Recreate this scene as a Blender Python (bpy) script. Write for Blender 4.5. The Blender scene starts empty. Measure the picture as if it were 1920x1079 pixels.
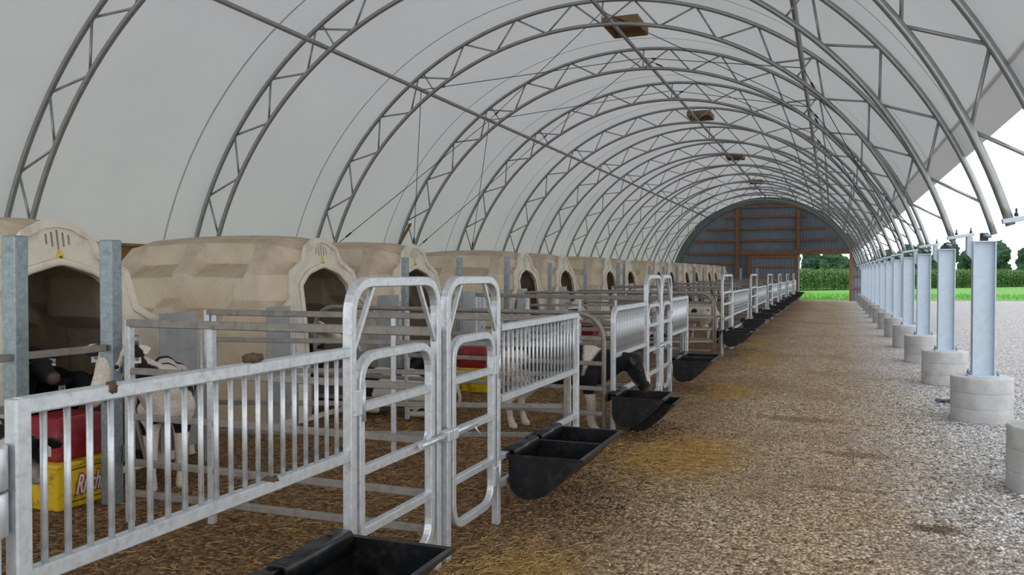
import bpy, bmesh, math, random
import numpy as np
from mathutils import Vector, Matrix, noise
from math import sin, cos, pi, radians, sqrt, atan, hypot, tan
random.seed(7)
SC = bpy.context.scene
COL = SC.collection
V = Vector

# ------------------------------------------------------------------ camera
CAMH = 1.6; FPX = 1560.0; VX, VY = 1562.0, 513.0
pit = atan((539.5 - VY) / FPX); yaw = atan((VX - 960) / FPX * cos(pit))
fw = V((-sin(yaw) * cos(pit), cos(yaw) * cos(pit), -sin(pit)))
rt = V((cos(yaw), sin(yaw), 0)); up = rt.cross(fw)
cd = bpy.data.cameras.new('camera'); cam = bpy.data.objects.new('camera', cd); COL.objects.link(cam)
cd.sensor_width = 36; cd.sensor_fit = 'HORIZONTAL'; cd.lens = FPX / 1920 * 36
cd.clip_start = .05; cd.clip_end = 600
cam.matrix_world = Matrix(((rt.x, up.x, -fw.x, 0), (rt.y, up.y, -fw.y, 0), (rt.z, up.z, -fw.z, CAMH), (0, 0, 0, 1)))
SC.camera = cam
SC.view_settings.view_transform = 'Standard'; SC.view_settings.look = 'None'
SC.view_settings.gamma = 1; SC.view_settings.use_curve_mapping = False
SC.view_settings.exposure = 0.0

# ------------------------------------------------------------------ materials
class NT:
    def __init__(s, name):
        s.m = bpy.data.materials.new(name); s.m.use_nodes = True
        s.t = s.m.node_tree; s.n = s.t.nodes; s.b = s.n['Principled BSDF']; s.out = s.n['Material Output']
    def new(s, kind, **kw):
        d = s.n.new(kind)
        for k, v in kw.items():
            if k in d.inputs: s.set(d.inputs[k], v)
            else: setattr(d, k, v)
        return d
    def set(s, sock, v):
        if isinstance(v, bpy.types.NodeSocket): s.t.links.new(v, sock)
        else: sock.default_value = v
    def bs(s, **kw):
        for k, v in kw.items(): s.set(s.b.inputs[k.replace('_', ' ')], v)
    def coord(s, kind='Object'): return s.new('ShaderNodeTexCoord').outputs[kind]
    def noise(s, vec, scale, detail=4, rough=.55):
        return s.new('ShaderNodeTexNoise', Vector=vec, Scale=scale, Detail=detail, Roughness=rough).outputs['Fac']
    def ramp(s, fac, stops):
        d = s.new('ShaderNodeValToRGB'); e = d.color_ramp.elements
        while len(e) < len(stops): e.new(.5)
        for el, (p, c) in zip(e, stops):
            el.position = p; el.color = (*c, 1) if len(c) == 3 else c
        s.set(d.inputs[0], fac); return d.outputs[0]
    def mix(s, fac, a, b):
        d = s.new('ShaderNodeMix', data_type='RGBA')
        s.set(d.inputs[0], fac)
        for i, v in ((6, a), (7, b)): s.set(d.inputs[i], (*v, 1) if isinstance(v, tuple) and len(v) == 3 else v)
        return d.outputs[2]
    def math(s, op, a, b=0.0, clamp=False):
        d = s.new('ShaderNodeMath', operation=op); d.use_clamp = clamp
        s.set(d.inputs[0], a); s.set(d.inputs[1], b); return d.outputs[0]
    def bump(s, h, strength=.3, dist=.02):
        d = s.new('ShaderNodeBump', Strength=strength, Distance=dist, Height=h)
        s.set(s.b.inputs['Normal'], d.outputs[0])
W3 = lambda v: (v, v, v)

def simple(name, c, rough=.5, metal=0.0, var=.12, scale=6, dirt=None, dirt_amt=.5, dscale=3, bump=0, spec=.5):
    t = NT(name); co = t.coord('Object')
    n = t.noise(co, scale)
    lo = tuple(x * (1 - var) for x in c); hi = tuple(min(1, x * (1 + var)) for x in c)
    col = t.ramp(n, [(.3, lo), (.7, hi)])
    if dirt:
        d = t.noise(co, dscale, 8, .7)
        col = t.mix(t.math('MULTIPLY', t.ramp(d, [(.5, W3(0)), (.66, W3(1))]), dirt_amt), col, dirt)
    t.bs(Base_Color=col, Roughness=rough, Metallic=metal, Specular_IOR_Level=spec)
    if bump: t.bump(t.noise(co, scale * 6), bump, .01)
    return t.m

M = {}
M['galv'] = simple('galvanized_steel', (.60, .635, .665), .40, .6, .10, 30, (.30, .24, .18), .35, 34)
M['post_galv'] = simple('galvanized_post', (.26, .31, .335), .4, .65, .2, 22, (.45, .50, .54), .5, 40)
M['sheet'] = simple('galvanized_sheet', (.38, .39, .39), .5, .4, .12, 4, (.25, .2, .15), .4, 7)
M['rail'] = simple('weathered_rail', (.27, .25, .225), .5, .3, .14, 12, (.14, .10, .07), .5, 16)
M['truss'] = simple('truss_steel', (.34, .355, .36), .36, .7, .1, 9)
M['beam'] = simple('sky_tinted_galvanized_beam', (.57, .665, .76), .5, .25, .08, 12, (.52, .62, .70), .5, 6)  # sky reflection on the zinc is put into the base colour as blue
M['black'] = simple('black_plastic', (.008, .009, .011), .36, 0, .3, 5, (.06, .052, .042), .5, 12, spec=.4)
M['rubber'] = simple('dark_steel', (.03, .032, .035), .5, .3, .2, 10)
M['yellow'] = simple('yellow_plastic', (.78, .52, .02), .4, 0, .08, 4, (.10, .07, .03), .8, 9)
M['red'] = simple('red_plastic', (.25, .008, .018), .4, 0, .15, 5, (.25, .10, .08), .4, 9)
M['tagwhite'] = simple('white_tag', (.8, .8, .76), .5, 0, .03)
M['tagyellow'] = simple('yellow_tag', (.8, .6, .03), .5, 0, .05)
M['ink'] = simple('dark_ink', (.02, .02, .02), .6)
M['redink'] = simple('red_ink', (.5, .02, .03), .5)
M['wood'] = simple('brown_timber', (.25, .12, .058), .7, 0, .25, 5, bump=.2)
M['board'] = simple('stained_board', (.20, .10, .035), .7, 0, .3, 3, bump=.2)
M['ventwood'] = simple('vent_plywood', (.24, .15, .075), .7, 0, .25, 5)
M['hoof'] = simple('hoof', (.06, .05, .04), .6)
M['eye'] = simple('eye', (.01, .008, .006), .12)
M['mud'] = simple('manure', (.10, .06, .03), .9, 0, .4, 30, bump=.5)
M['rag'] = simple('navy_cloth', (.03, .03, .09), .8, 0, .3, 12)
M['trimgreen'] = simple('green_grey_trim', (.15, .185, .165), .6, .1, .15, 2)
M['doormetal'] = simple('pale_door_trim', (.55, .62, .66), .5, .3, .1)
M['trunk'] = simple('bark', (.09, .06, .04), .9, 0, .3, 6)

def mk_hutch():
    t = NT('hutch_plastic'); co = t.coord()
    d = t.noise(co, 2.2, 8, .65); f = t.noise(co, 26, 3, .6)
    col = t.ramp(d, [(.35, (.69, .565, .415)), (.62, (.80, .70, .55))])
    nz = t.new('ShaderNodeSeparateXYZ', Vector=t.new('ShaderNodeNewGeometry').outputs['Normal']).outputs[2]
    dust = t.math('MULTIPLY', t.math('MULTIPLY', t.math('MAXIMUM', t.math('SUBTRACT', nz, .15), 0.0), 1.1), t.ramp(t.noise(co, 5, 8, .7), [(.3, W3(.35)), (.7, W3(1))]), True)
    col = t.mix(dust, col, (.30, .205, .125))                       # dust settled on the level tops
    sp = t.ramp(t.noise(co, 55, 2, .5), [(.70, W3(0)), (.73, W3(1))])
    col = t.mix(t.math('MULTIPLY', sp, .8), col, (.09, .06, .04))
    t.bs(Base_Color=col, Roughness=.5, Subsurface_Weight=0.0)
    t.bump(f, .12, .01); return t.m
M['hutch'] = mk_hutch()
M['hutchface'] = simple('hutch_front_plastic', (.80, .73, .61), .5, 0, .07, 3, (.50, .42, .32), .5, 5)

def mk_fabric():
    t = NT('translucent_fabric'); co = t.coord()
    n = t.noise(co, .5, 3)
    col = t.ramp(n, [(.3, (.575, .58, .585)), (.7, (.62, .622, .625))])
    d = t.new('ShaderNodeBsdfDiffuse', Color=col); tr = t.new('ShaderNodeBsdfTranslucent', Color=col)
    mx = t.new('ShaderNodeMixShader', Fac=.28)
    t.t.links.new(d.outputs[0], mx.inputs[1]); t.t.links.new(tr.outputs[0], mx.inputs[2])
    t.t.links.new(mx.outputs[0], t.out.inputs[0]); return t.m
M['fabric'] = mk_fabric()

def mk_concrete():
    t = NT('cast_concrete'); co = t.coord()
    col = t.ramp(t.noise(co, 5, 6), [(.3, (.41, .41, .405)), (.7, (.60, .60, .595))])
    col = t.mix(t.ramp(t.noise(co, 3, 5), [(.6, W3(0)), (.75, W3(.6))]), col, (.30, .27, .24))
    t.bs(Base_Color=col, Roughness=.85); t.bump(t.noise(co, 60), .25, .01); return t.m
M['concrete'] = mk_concrete()

def mk_siding():
    t = NT('steel_siding'); co = t.coord()
    col = t.ramp(t.noise(co, .8, 2), [(.3, (.17, .21, .27)), (.7, (.23, .27, .33))])
    t.bs(Base_Color=col, Roughness=.5, Metallic=.2); return t.m
M['siding'] = mk_siding()

def zone_colour(t, pos, fine):
    """ground colour from the world position: brown pens, beige alley, grey gravel by the columns"""
    xyz = t.new('ShaderNodeSeparateXYZ', Vector=pos)
    x, y = xyz.outputs[0], xyz.outputs[1]
    wob = t.math('MULTIPLY', t.math('SUBTRACT', t.noise(pos, .9, 5, .6), .5), 1.5)
    xw = t.math('ADD', x, wob)
    a = t.new('ShaderNodeMapRange', Value=xw); a.inputs[1].default_value = -2.0; a.inputs[2].default_value = -.75
    b = t.new('ShaderNodeMapRange', Value=xw); b.inputs[1].default_value = .1; b.inputs[2].default_value = 1.35
    pen = t.ramp(fine, [(.25, (.08, .043, .02)), (.55, (.20, .112, .052)), (.8, (.36, .22, .11))])
    al = t.ramp(fine, [(.2, (.095, .062, .034)), (.5, (.365, .265, .162)), (.82, (.68, .55, .39))])
    gr = t.ramp(fine, [(.2, (.12, .115, .11)), (.5, (.41, .395, .38)), (.82, (.78, .77, .76))])
    br = t.ramp(t.noise(pos, .55, 5, .6), [(.48, W3(0)), (.66, W3(.75))])
    al = t.mix(br, al, (.27, .185, .11))
    c = t.mix(a.outputs[0], pen, al); c = t.mix(b.outputs[0], c, gr)
    for px, py, rx, ry, amt, tint in STAINS:
        mp = t.new('ShaderNodeMapping', vector_type='POINT', Vector=pos)
        mp.inputs['Location'].default_value = (-px / rx, -py / ry, 0); mp.inputs['Scale'].default_value = (1 / rx, 1 / ry, 0)
        g = t.new('ShaderNodeTexGradient', gradient_type='SPHERICAL', Vector=mp.outputs[0]).outputs['Fac']
        g = t.math('ADD', g, t.math('MULTIPLY', t.math('SUBTRACT', t.noise(pos, 5, 5, .7), .5), .9))
        c = t.mix(t.math('MULTIPLY', t.ramp(g, [(.25, W3(0)), (.6, W3(1))]), amt), c, tint)
    return c
STAINS = [(.62, 5.78, .26, .17, .85, (.085, .055, .03)), (.2, 7.9, .5, .22, .6, (.14, .09, .05)),
          (-1.25, 7.35, .75, 1.3, .85, (.50, .29, .075)), (-1.5, 4.05, .45, .75, .75, (.46, .27, .08)),
          (.05, 6.6, .5, .12, .5, (.16, .11, .06)), (-.3, 9.6, .8, .3, .55, (.17, .11, .06)),
          (-1.3, 11.6, .5, 1.3, .7, (.45, .26, .08)), (-1.25, 16.5, .5, 2, .6, (.42, .25, .09)), (-1.6, 20, .4, 2, .6, (.40, .23, .07))]

def mk_ground():
    t = NT('gravel_ground'); pos = t.new('ShaderNodeNewGeometry').outputs['Position']
    vo = t.new('ShaderNodeTexVoronoi', Vector=pos, Scale=42.0, Randomness=1.0)
    cell = t.new('ShaderNodeSeparateColor', Color=vo.outputs['Color']).outputs[0]
    nf = t.noise(pos, 16, 6, .7)
    fine = t.math('ADD', t.math('MULTIPLY', cell, .55), t.math('MULTIPLY', nf, .5))
    c = zone_colour(t, pos, fine)
    t.bs(Base_Color=c, Roughness=.95, Specular_IOR_Level=.2)
    h = t.math('ADD', t.math('MULTIPLY', vo.outputs['Distance'], -1.0), t.math('MULTIPLY', t.noise(pos, 4, 6, .7), 1.2))
    t.bump(h, .9, .03); return t.m
M['ground'] = mk_ground()
def mk_pebble():
    t = NT('loose_gravel'); g = t.new('ShaderNodeNewGeometry')
    fine = t.math('ADD', t.math('MULTIPLY', g.outputs['Random Per Island'], .75), .15)
    t.bs(Base_Color=zone_colour(t, g.outputs['Position'], fine), Roughness=.9, Specular_IOR_Level=.25); return t.m
M['pebble'] = mk_pebble()
def mk_island(name, stops, rough=.8):
    t = NT(name); g = t.new('ShaderNodeNewGeometry')
    t.bs(Base_Color=t.ramp(g.outputs['Random Per Island'], stops), Roughness=rough, Specular_IOR_Level=.3); return t.m
M['straw'] = mk_island('straw', [(0, (.20, .11, .035)), (.5, (.45, .27, .085)), (1, (.66, .48, .22))])
M['clod'] = mk_island('dirt_clods', [(0, (.05, .028, .014)), (.6, (.15, .085, .04)), (1, (.32, .20, .10))])
M['corn'] = mk_island('corn_leaves', [(0, (.04, .12, .03)), (.6, (.11, .25, .07)), (1, (.22, .36, .12))])
M['grassblade'] = mk_island('grass_blades', [(0, (.06, .25, .02)), (.6, (.12, .40, .04)), (1, (.28, .50, .10))])
def mk_leaf(name, a, b):
    t = NT(name); co = t.coord(); n = t.noise(co, 3.5, 8, .75)
    t.bs(Base_Color=t.ramp(n, [(.35, a), (.62, b)]), Roughness=.9, Specular_IOR_Level=.1); t.bump(t.noise(co, 5, 6, .8), 1, .3); return t.m
M['tree_a'] = mk_leaf('dark_foliage', (.03, .07, .045), (.10, .19, .12))
M['tree_b'] = mk_leaf('mid_foliage', (.04, .09, .05), (.14, .25, .14))
M['bush'] = mk_leaf('hedge_foliage', (.012, .05, .025), (.06, .15, .07))
M['lawn'] = simple('lawn', (.11, .30, .035), .9, 0, .3, 2)

def mk_coat():
    t = NT('calf_coat')
    w = t.new('ShaderNodeAttribute', attribute_name='white').outputs['Fac']
    p = t.new('ShaderNodeAttribute', attribute_name='pink').outputs['Fac']
    co = t.coord(); n = t.noise(co, 60, 3)
    wh = t.ramp(n, [(.3, (.58, .50, .42)), (.7, (.78, .72, .64))])
    wh = t.mix(t.ramp(t.noise(co, 4, 4), [(.5, W3(0)), (.75, W3(.45))]), wh, (.42, .28, .17))
    bk = t.ramp(n, [(.3, (.006, .006, .007)), (.7, (.022, .02, .02))])
    c = t.mix(w, bk, wh); c = t.mix(p, c, (.55, .32, .26))
    t.bs(Base_Color=c, Roughness=.75, Specular_IOR_Level=.25); t.bump(n, .25, .004); return t.m
M['coat'] = mk_coat()

# ------------------------------------------------------------------ mesh builder
class MB:
    def __init__(s): s.v = []; s.f = []; s.s = []
    def add(s, vs, fs, smooth=False, mat=None):
        o = len(s.v)
        s.v += [tuple(mat @ V(p)) if mat else tuple(p) for p in vs]
        s.f += [tuple(i + o for i in f) for f in fs]; s.s += [smooth] * len(fs); return s
    def box(s, x0, x1, y0, y1, z0, z1, b=0.0, mat=None):
        if b <= 0:
            vs = [(x, y, z) for x in (x0, x1) for y in (y0, y1) for z in (z0, z1)]
            return s.add(vs, [(0, 1, 3, 2), (4, 6, 7, 5), (0, 4, 5, 1), (2, 3, 7, 6), (0, 2, 6, 4), (1, 5, 7, 3)], mat=mat)
        bm = bmesh.new(); bmesh.ops.create_cube(bm, size=1)
        bmesh.ops.transform(bm, matrix=Matrix.Translation(((x0 + x1) / 2, (y0 + y1) / 2, (z0 + z1) / 2)) @ Matrix.Diagonal((x1 - x0, y1 - y0, z1 - z0, 1)), verts=bm.verts)
        bmesh.ops.bevel(bm, geom=bm.edges[:], offset=b, segments=2, affect='EDGES', profile=.5)
        s.bm(bm, False, mat); return s
    def bm(s, bm, smooth=False, mat=None):
        bm.verts.index_update()
        s.add([v.co[:] for v in bm.verts], [[v.index for v in f.verts] for f in bm.faces], smooth, mat); bm.free(); return s
    def sweep(s, path, sec, nrm, closed=False, smooth=True, caps=True):
        """sec: list of 2-D points (a along the in-plane side, b along nrm); path lies in the plane of normal nrm"""
        P = [V(p) for p in path]; n = len(P); N = V(nrm).normalized(); k = len(sec); vs = []
        for i in range(n):
            a = (P[i] - P[i - 1]) if (i > 0 or closed) else None
            b = (P[(i + 1) % n] - P[i]) if (i < n - 1 or closed) else None
            a = a.normalized() if a is not None and a.length > 1e-9 else None
            b = b.normalized() if b is not None and b.length > 1e-9 else None
            t = (a + b).normalized() if a is not None and b is not None else (a if a is not None else b)
            sd = t.cross(N).normalized()
            sc = 1.0
            if a is not None and b is not None: sc = min(2.5, 1 / max(.3, t.dot(a)))
            for (p, q) in sec: vs.append(P[i] + sd * p * sc + N * q)
        fs = []
        for i in range(n if closed else n - 1):
            j = (i + 1) % n
            for m in range(k): fs.append((i * k + m, i * k + (m + 1) % k, j * k + (m + 1) % k, j * k + m))
        o = len(s.v); s.add(vs, fs, smooth)
        if caps and not closed: s.add([], [])
        if caps and not closed:
            s.f += [tuple(o + m for m in range(k - 1, -1, -1)), tuple(o + (n - 1) * k + m for m in range(k))]; s.s += [False, False]
        return s
    def tube(s, p, q, r, n=8, r2=None):
        p, q = V(p), V(q); d = (q - p).normalized(); a = d.orthogonal().normalized(); b = d.cross(a); r2 = r if r2 is None else r2
        vs = [p + (a * cos(2 * pi * i / n) + b * sin(2 * pi * i / n)) * r for i in range(n)] + [q + (a * cos(2 * pi * i / n) + b * sin(2 * pi * i / n)) * r2 for i in range(n)]
        s.add(vs, [(i, (i + 1) % n, n + (i + 1) % n, n + i) for i in range(n)], True)
        o = len(s.v) - 2 * n; s.f += [tuple(range(o + n - 1, o - 1, -1)), tuple(range(o + n, o + 2 * n))]; s.s += [False, False]; return s
    def sqbar(s, p, q, w, nrm, w2=None):
        return s.sweep([p, q], sq(w, w2), nrm, smooth=False)
    def lathe(s, prof, n=32, c=(0, 0, 0), smooth=False):
        vs = [(c[0] + r * cos(2 * pi * i / n), c[1] + r * sin(2 * pi * i / n), c[2] + z) for (r, z) in prof for i in range(n)]
        fs = [(k * n + i, k * n + (i + 1) % n, (k + 1) * n + (i + 1) % n, (k + 1) * n + i) for k in range(len(prof) - 1) for i in range(n)]
        o = len(s.v); s.add(vs, fs, True)
        s.f += [tuple(range(o + n - 1, o - 1, -1)), tuple(range(o + (len(prof) - 1) * n, o + len(prof) * n))]; s.s += [False, False]; return s
    def ball(s, c, r, sub=2, mat=None):
        bm = bmesh.new(); bmesh.ops.create_icosphere(bm, subdivisions=sub, radius=1)
        r = (r, r, r) if not hasattr(r, '__len__') else r
        m = Matrix.Translation(c) @ (mat if mat else Matrix.Identity(4)) @ Matrix.Diagonal((*r, 1))
        return s.bm(bm, True, m)
    def mesh(s, name, mat=None):
        me = bpy.data.meshes.new(name); me.from_pydata(s.v, [], s.f); me.validate()
        if len(me.polygons) == len(s.s): me.polygons.foreach_set('use_smooth', s.s)
        if mat: me.materials.append(mat)
        me.update(); return me
    def build(s, name, mat, parent=None, loc=None):
        return link(name, s.mesh(name, mat), parent, loc)
def sq(w, w2=None):
    a = w / 2; b = (w2 or w) / 2; c = min(a, b) * .22
    return [(-a, -b + c), (-a + c, -b), (a - c, -b), (a, -b + c), (a, b - c), (a - c, b), (-a + c, b), (-a, b - c)]
def circ(r, n=10): return [(r * cos(2 * pi * i / n), r * sin(2 * pi * i / n)) for i in range(n)]
def fillet(pts, r, k=6, closed=False):
    P = [V(p) for p in pts]; out = []; n = len(P)
    for i in range(n):
        if not closed and i in (0, n - 1): out.append(P[i]); continue
        a = (P[i - 1] - P[i]); b = (P[(i + 1) % n] - P[i]); rr = r[i] if hasattr(r, '__len__') else r
        if rr <= 0: out.append(P[i]); continue
        la, lb = a.length, b.length; a.normalize(); b.normalize(); ang = a.angle(b)
        d = min(rr / tan(ang / 2), la * .49, lb * .49)
        p0, p1 = P[i] + a * d, P[i] + b * d
        for j in range(k + 1):
            t = j / k; out.append(p0 * (1 - t) ** 2 + P[i] * 2 * t * (1 - t) + p1 * t * t)
    return out
def link(name, me, parent=None, loc=None):
    o = bpy.data.objects.new(name, me); COL.objects.link(o)
    if parent: o.parent = parent
    if loc: o.location = loc
    return o
def tag(o, label=None, cat=None, group=None, kind=None):
    for k, v in (('label', label), ('category', cat), ('group', group), ('kind', kind)):
        if v: o[k] = v
    return o
def empty(name, loc=(0, 0, 0), rz=0.0, label=None, cat=None, group=None):
    o = bpy.data.objects.new(name, None); COL.objects.link(o); o.location = loc; o.rotation_euler = (0, 0, rz)
    return tag(o, label, cat, group)
def copy_tree(o, parent=None):
    c = o.copy(); COL.objects.link(c); c.parent = parent
    for ch in list(o.children): copy_tree(ch, c)
    return c
def text_mesh(s, size, mat, offset=0.0, shear=0.0, extrude=.002, align='CENTER'):
    cu = bpy.data.curves.new('lettering', 'FONT'); cu.body = s; cu.size = size; cu.offset = offset; cu.shear = shear
    cu.extrude = extrude; cu.align_x = align; cu.align_y = 'CENTER'
    o = bpy.data.objects.new('lettering', cu); COL.objects.link(o); bpy.context.view_layer.update()
    me = bpy.data.meshes.new_from_object(o.evaluated_get(bpy.context.evaluated_depsgraph_get()))
    bpy.data.objects.remove(o); me.materials.clear(); me.materials.append(mat); return me
ORD = 'first second third fourth fifth sixth seventh eighth ninth tenth eleventh twelfth thirteenth fourteenth fifteenth sixteenth'.split()

# ------------------------------------------------------------------ world light (overcast)
w = bpy.data.worlds.new('overcast_sky'); SC.world = w; w.use_nodes = True
nt = w.node_tree; bg = nt.nodes['Background']
tc = nt.nodes.new('ShaderNodeTexCoord'); sp = nt.nodes.new('ShaderNodeSeparateXYZ'); cr = nt.nodes.new('ShaderNodeValToRGB')
nt.links.new(tc.outputs['Generated'], sp.inputs[0]); nt.links.new(sp.outputs[2], cr.inputs[0])
cr.color_ramp.elements[0].position = 0.0; cr.color_ramp.elements[0].color = (.93, .95, .97, 1)
cr.color_ramp.elements[1].position = .6; cr.color_ramp.elements[1].color = (.92, .95, 1.0, 1)
nt.links.new(cr.outputs[0], bg.inputs[0]); bg.inputs[1].default_value = 1.9

# ------------------------------------------------------------------ setting
CX, CZ, RI, RO, RF = -3.82, .48, 5.26, 5.66, 5.715
TY = [7.1 + 3.2 * i for i in range(14)]
WALL = 51.9
def arc(R, a, y): return V((CX + R * sin(a), y, CZ + R * cos(a)))

mb = MB(); nx, ny = 60, 110
xs = np.linspace(-70, 80, nx); ys = np.linspace(-8, 230, ny)
mb.add([(-80, -8, 0), (120, -8, 0), (120, 260, 0), (-80, 260, 0)], [(0, 1, 2, 3)])
tag(mb.build('floor', M['ground']), 'gravel and dirt ground of the barn and yard', 'floor', kind='structure')

def cover(name, R, a0, a1, y0, y1, na, ny_):
    mb = MB(); vs = []; fs = []
    for j in range(ny_ + 1):
        y = y0 + (y1 - y0) * j / ny_
        for i in range(na + 1): vs.append(arc(R, a0 + (a1 - a0) * i / na, y))
    for j in range(ny_):
        for i in range(na): a = j * (na + 1) + i; fs.append((a, a + 1, a + na + 2, a + na + 1))
    mb.add(vs, fs, True); return mb.build(name, M['fabric'])
tag(cover('ceiling', RF, radians(-74.3), radians(62.0), -3.0, WALL + .1, 90, 34), 'white translucent fabric cover over the arches', 'ceiling', kind='structure')
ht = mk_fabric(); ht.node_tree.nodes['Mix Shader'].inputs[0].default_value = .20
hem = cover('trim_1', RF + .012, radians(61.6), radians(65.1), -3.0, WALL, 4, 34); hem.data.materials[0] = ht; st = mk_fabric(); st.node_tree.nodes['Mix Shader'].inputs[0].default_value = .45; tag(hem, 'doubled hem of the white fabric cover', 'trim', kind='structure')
for i in range(13):  # thin strips added to draw the trusses' shadow lines on the cover
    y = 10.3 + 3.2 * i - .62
    shade_strip = cover(f'trim_{i + 3}', RF - .006, radians(-74), radians(61.5), y, y + .035, 60, 1); shade_strip.data.materials[0] = st
    tag(shade_strip, 'added strip drawing a truss shadow line on the white fabric cover', 'trim', kind='structure')

# end wall: ribbed siding clipped to the arch, timber frame, doorway
def arch_z(x, R): return CZ + sqrt(max(0, R * R - (x - CX) ** 2))
DX0, DX1, DZ = -1.83, .88, 2.86
mb = MB(); x = CX - RF + .02; step = .076; i = 0
prof = [0, .0, .022, .022]
pts = []
while x < CX + RF - .02:
    ph = i % 4; pts.append((x, (0, .0, .024, .024)[ph])); x += (.085, .02, .05, .02)[ph]; i += 1
for (xa, ya), (xb, yb) in zip(pts[:-1], pts[1:]):
    za = arch_z(xa, RF - .02); zb = arch_z(xb, RF - .02)
    xm = (xa + xb) / 2; lo = DZ if DX0 < xm < DX1 else 0.0
    if min(za, zb) > lo + .02: mb.add([(xa, WALL + .15 + ya, lo), (xb, WALL + .15 + yb, lo), (xb, WALL + .15 + yb, zb), (xa, WALL + .15 + ya, za)], [(0, 1, 2, 3)])
wl = mb.build('wall_end', M['siding']); tag(wl, 'blue grey ribbed steel end wall', 'wall', kind='structure')
mb = MB(); rs = [arc(5.2, radians(-76 + 152 * i / 60), 0) for i in range(61)]
mb.sweep([(p.x, WALL + .06, p.z) for p in rs[:]], [(.14, -.02), (.5, -.02), (.5, .02), (.14, .02)], (0, 1, 0), smooth=False)
tag(mb.build('trim_2', M['trimgreen']), 'dark green grey curved border of the end wall', 'trim', kind='structure')
def timber(name, x0, x1, z0, z1, y0, y1, label):
    o = MB().box(x0, x1, y0, y1, z0, z1, .008).build(name, M['wood']); return tag(o, label, 'timber')
yb0, yb1 = WALL - .1, WALL + .14
timber('timber_post', -5.52, -5.30, 0, arch_z(-5.4, 5.25), yb0, yb1, 'tall brown timber post of the end wall behind the pens')
timber('timber_post', -2.03, -1.83, DZ + .14, arch_z(-1.93, 5.25), yb0, yb1, 'short brown timber post above the end wall door header')
timber('timber_post', .88, 1.06, 0, 2.68, yb0, yb1, 'brown timber door post on the right of the end opening')
timber('door_header', -5.3, 1.25, 2.72, DZ + .10, yb0 - .04, yb0, 'long brown timber header beam across the end wall opening')
for k, z in enumerate((2.18, 2.79, 3.57, 4.28, 4.99, 5.6)):
    nm = ('lowest', 'second lowest', 'third lowest', 'fourth', 'fifth', 'topmost')[k]
    half = sqrt(max(.01, 5.2 ** 2 - (z + .1 - CZ) ** 2))
    xl, xr = max(CX - half, -9), min(CX + half, 1.2)
    for sx, ex, side in ((xl, -5.52, 'left'), (-5.30, -2.03, 'middle'), (-1.83, xr, 'right')):
        if z < 2.5 and side != 'left': continue
        if abs(z - 2.79) < .01 and side != 'left': continue
        if ex - sx < .3: continue
        timber('wall_girt', sx, ex, z - .06, z + .06, WALL + .0, WALL + .13, f'{nm} brown timber girt in the {side} bay of the end wall')
for k, z in enumerate((.75, 1.45, 2.1)):
    timber('wall_girt', 1.06, 1.5, z - .05, z + .05, WALL + .02, WALL + .13, f'{ORD[k]} pale girt up from the ground right of the end doorway')
# sliding door leaf
d = empty('door_1', (-4.77, WALL - .22, 0)); tag(d, kind='structure')
mb = MB(); x = .02; i = 0; pp = []
while x < 2.82: pp.append((x, (0, 0, .024, .024)[i % 4])); x += (.085, .02, .05, .02)[i % 4]; i += 1
for (xa, ya), (xb, yb) in zip(pp[:-1], pp[1:]): mb.add([(xa, .06 + ya, .08), (xb, .06 + yb, .08), (xb, .06 + yb, 2.62), (xa, .06 + ya, 2.62)], [(0, 1, 2, 3)])
mb.build('door_panel', M['siding'], d)
MB().box(0, .16, 0, .06, .05, 2.64, .006).build('door_stile', M['wood'], d)
MB().box(2.72, 2.86, 0, .06, .05, 2.64, .006).build('door_stile', M['wood'], d)
for z in (2.50, 1.93, 1.25, .1): MB().box(.16, 2.72, 0, .06, z, z + (.14 if z > 2.3 else .09), .006).build('door_rail', M['wood'], d)
MB().box(2.86, 2.92, -.01, .09, .05, 2.64, .004).build('edge_trim', M['doormetal'], d)

# eave board and posts along the left side
mb = MB().box(-9.47, -9.42, -3, WALL, 1.72, 1.99).box(-9.47, -9.36, -3, WALL, 1.99, 2.03)
tag(mb.build('eave_board', M['board']), 'long brown board under the fabric edge behind the hutches', 'board')
for i, y in enumerate(TY):
    o = MB().box(-9.61, -9.47, y - .07, y + .07, 0, 1.99, .006).build('eave_post', M['wood'])
    tag(o, f'{ORD[i]} timber eave post behind the hutches counted from the camera', 'post', 'eave posts')
o = MB().sqbar((-9.02, 16.35, 2.2), (-8.86, 16.62, 2.7), .10, (0, 0, 1), .05).build('timber_brace', M['board']); tag(o, 'short brown timber leaning by a truss foot above the third hutch', 'timber')

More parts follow.
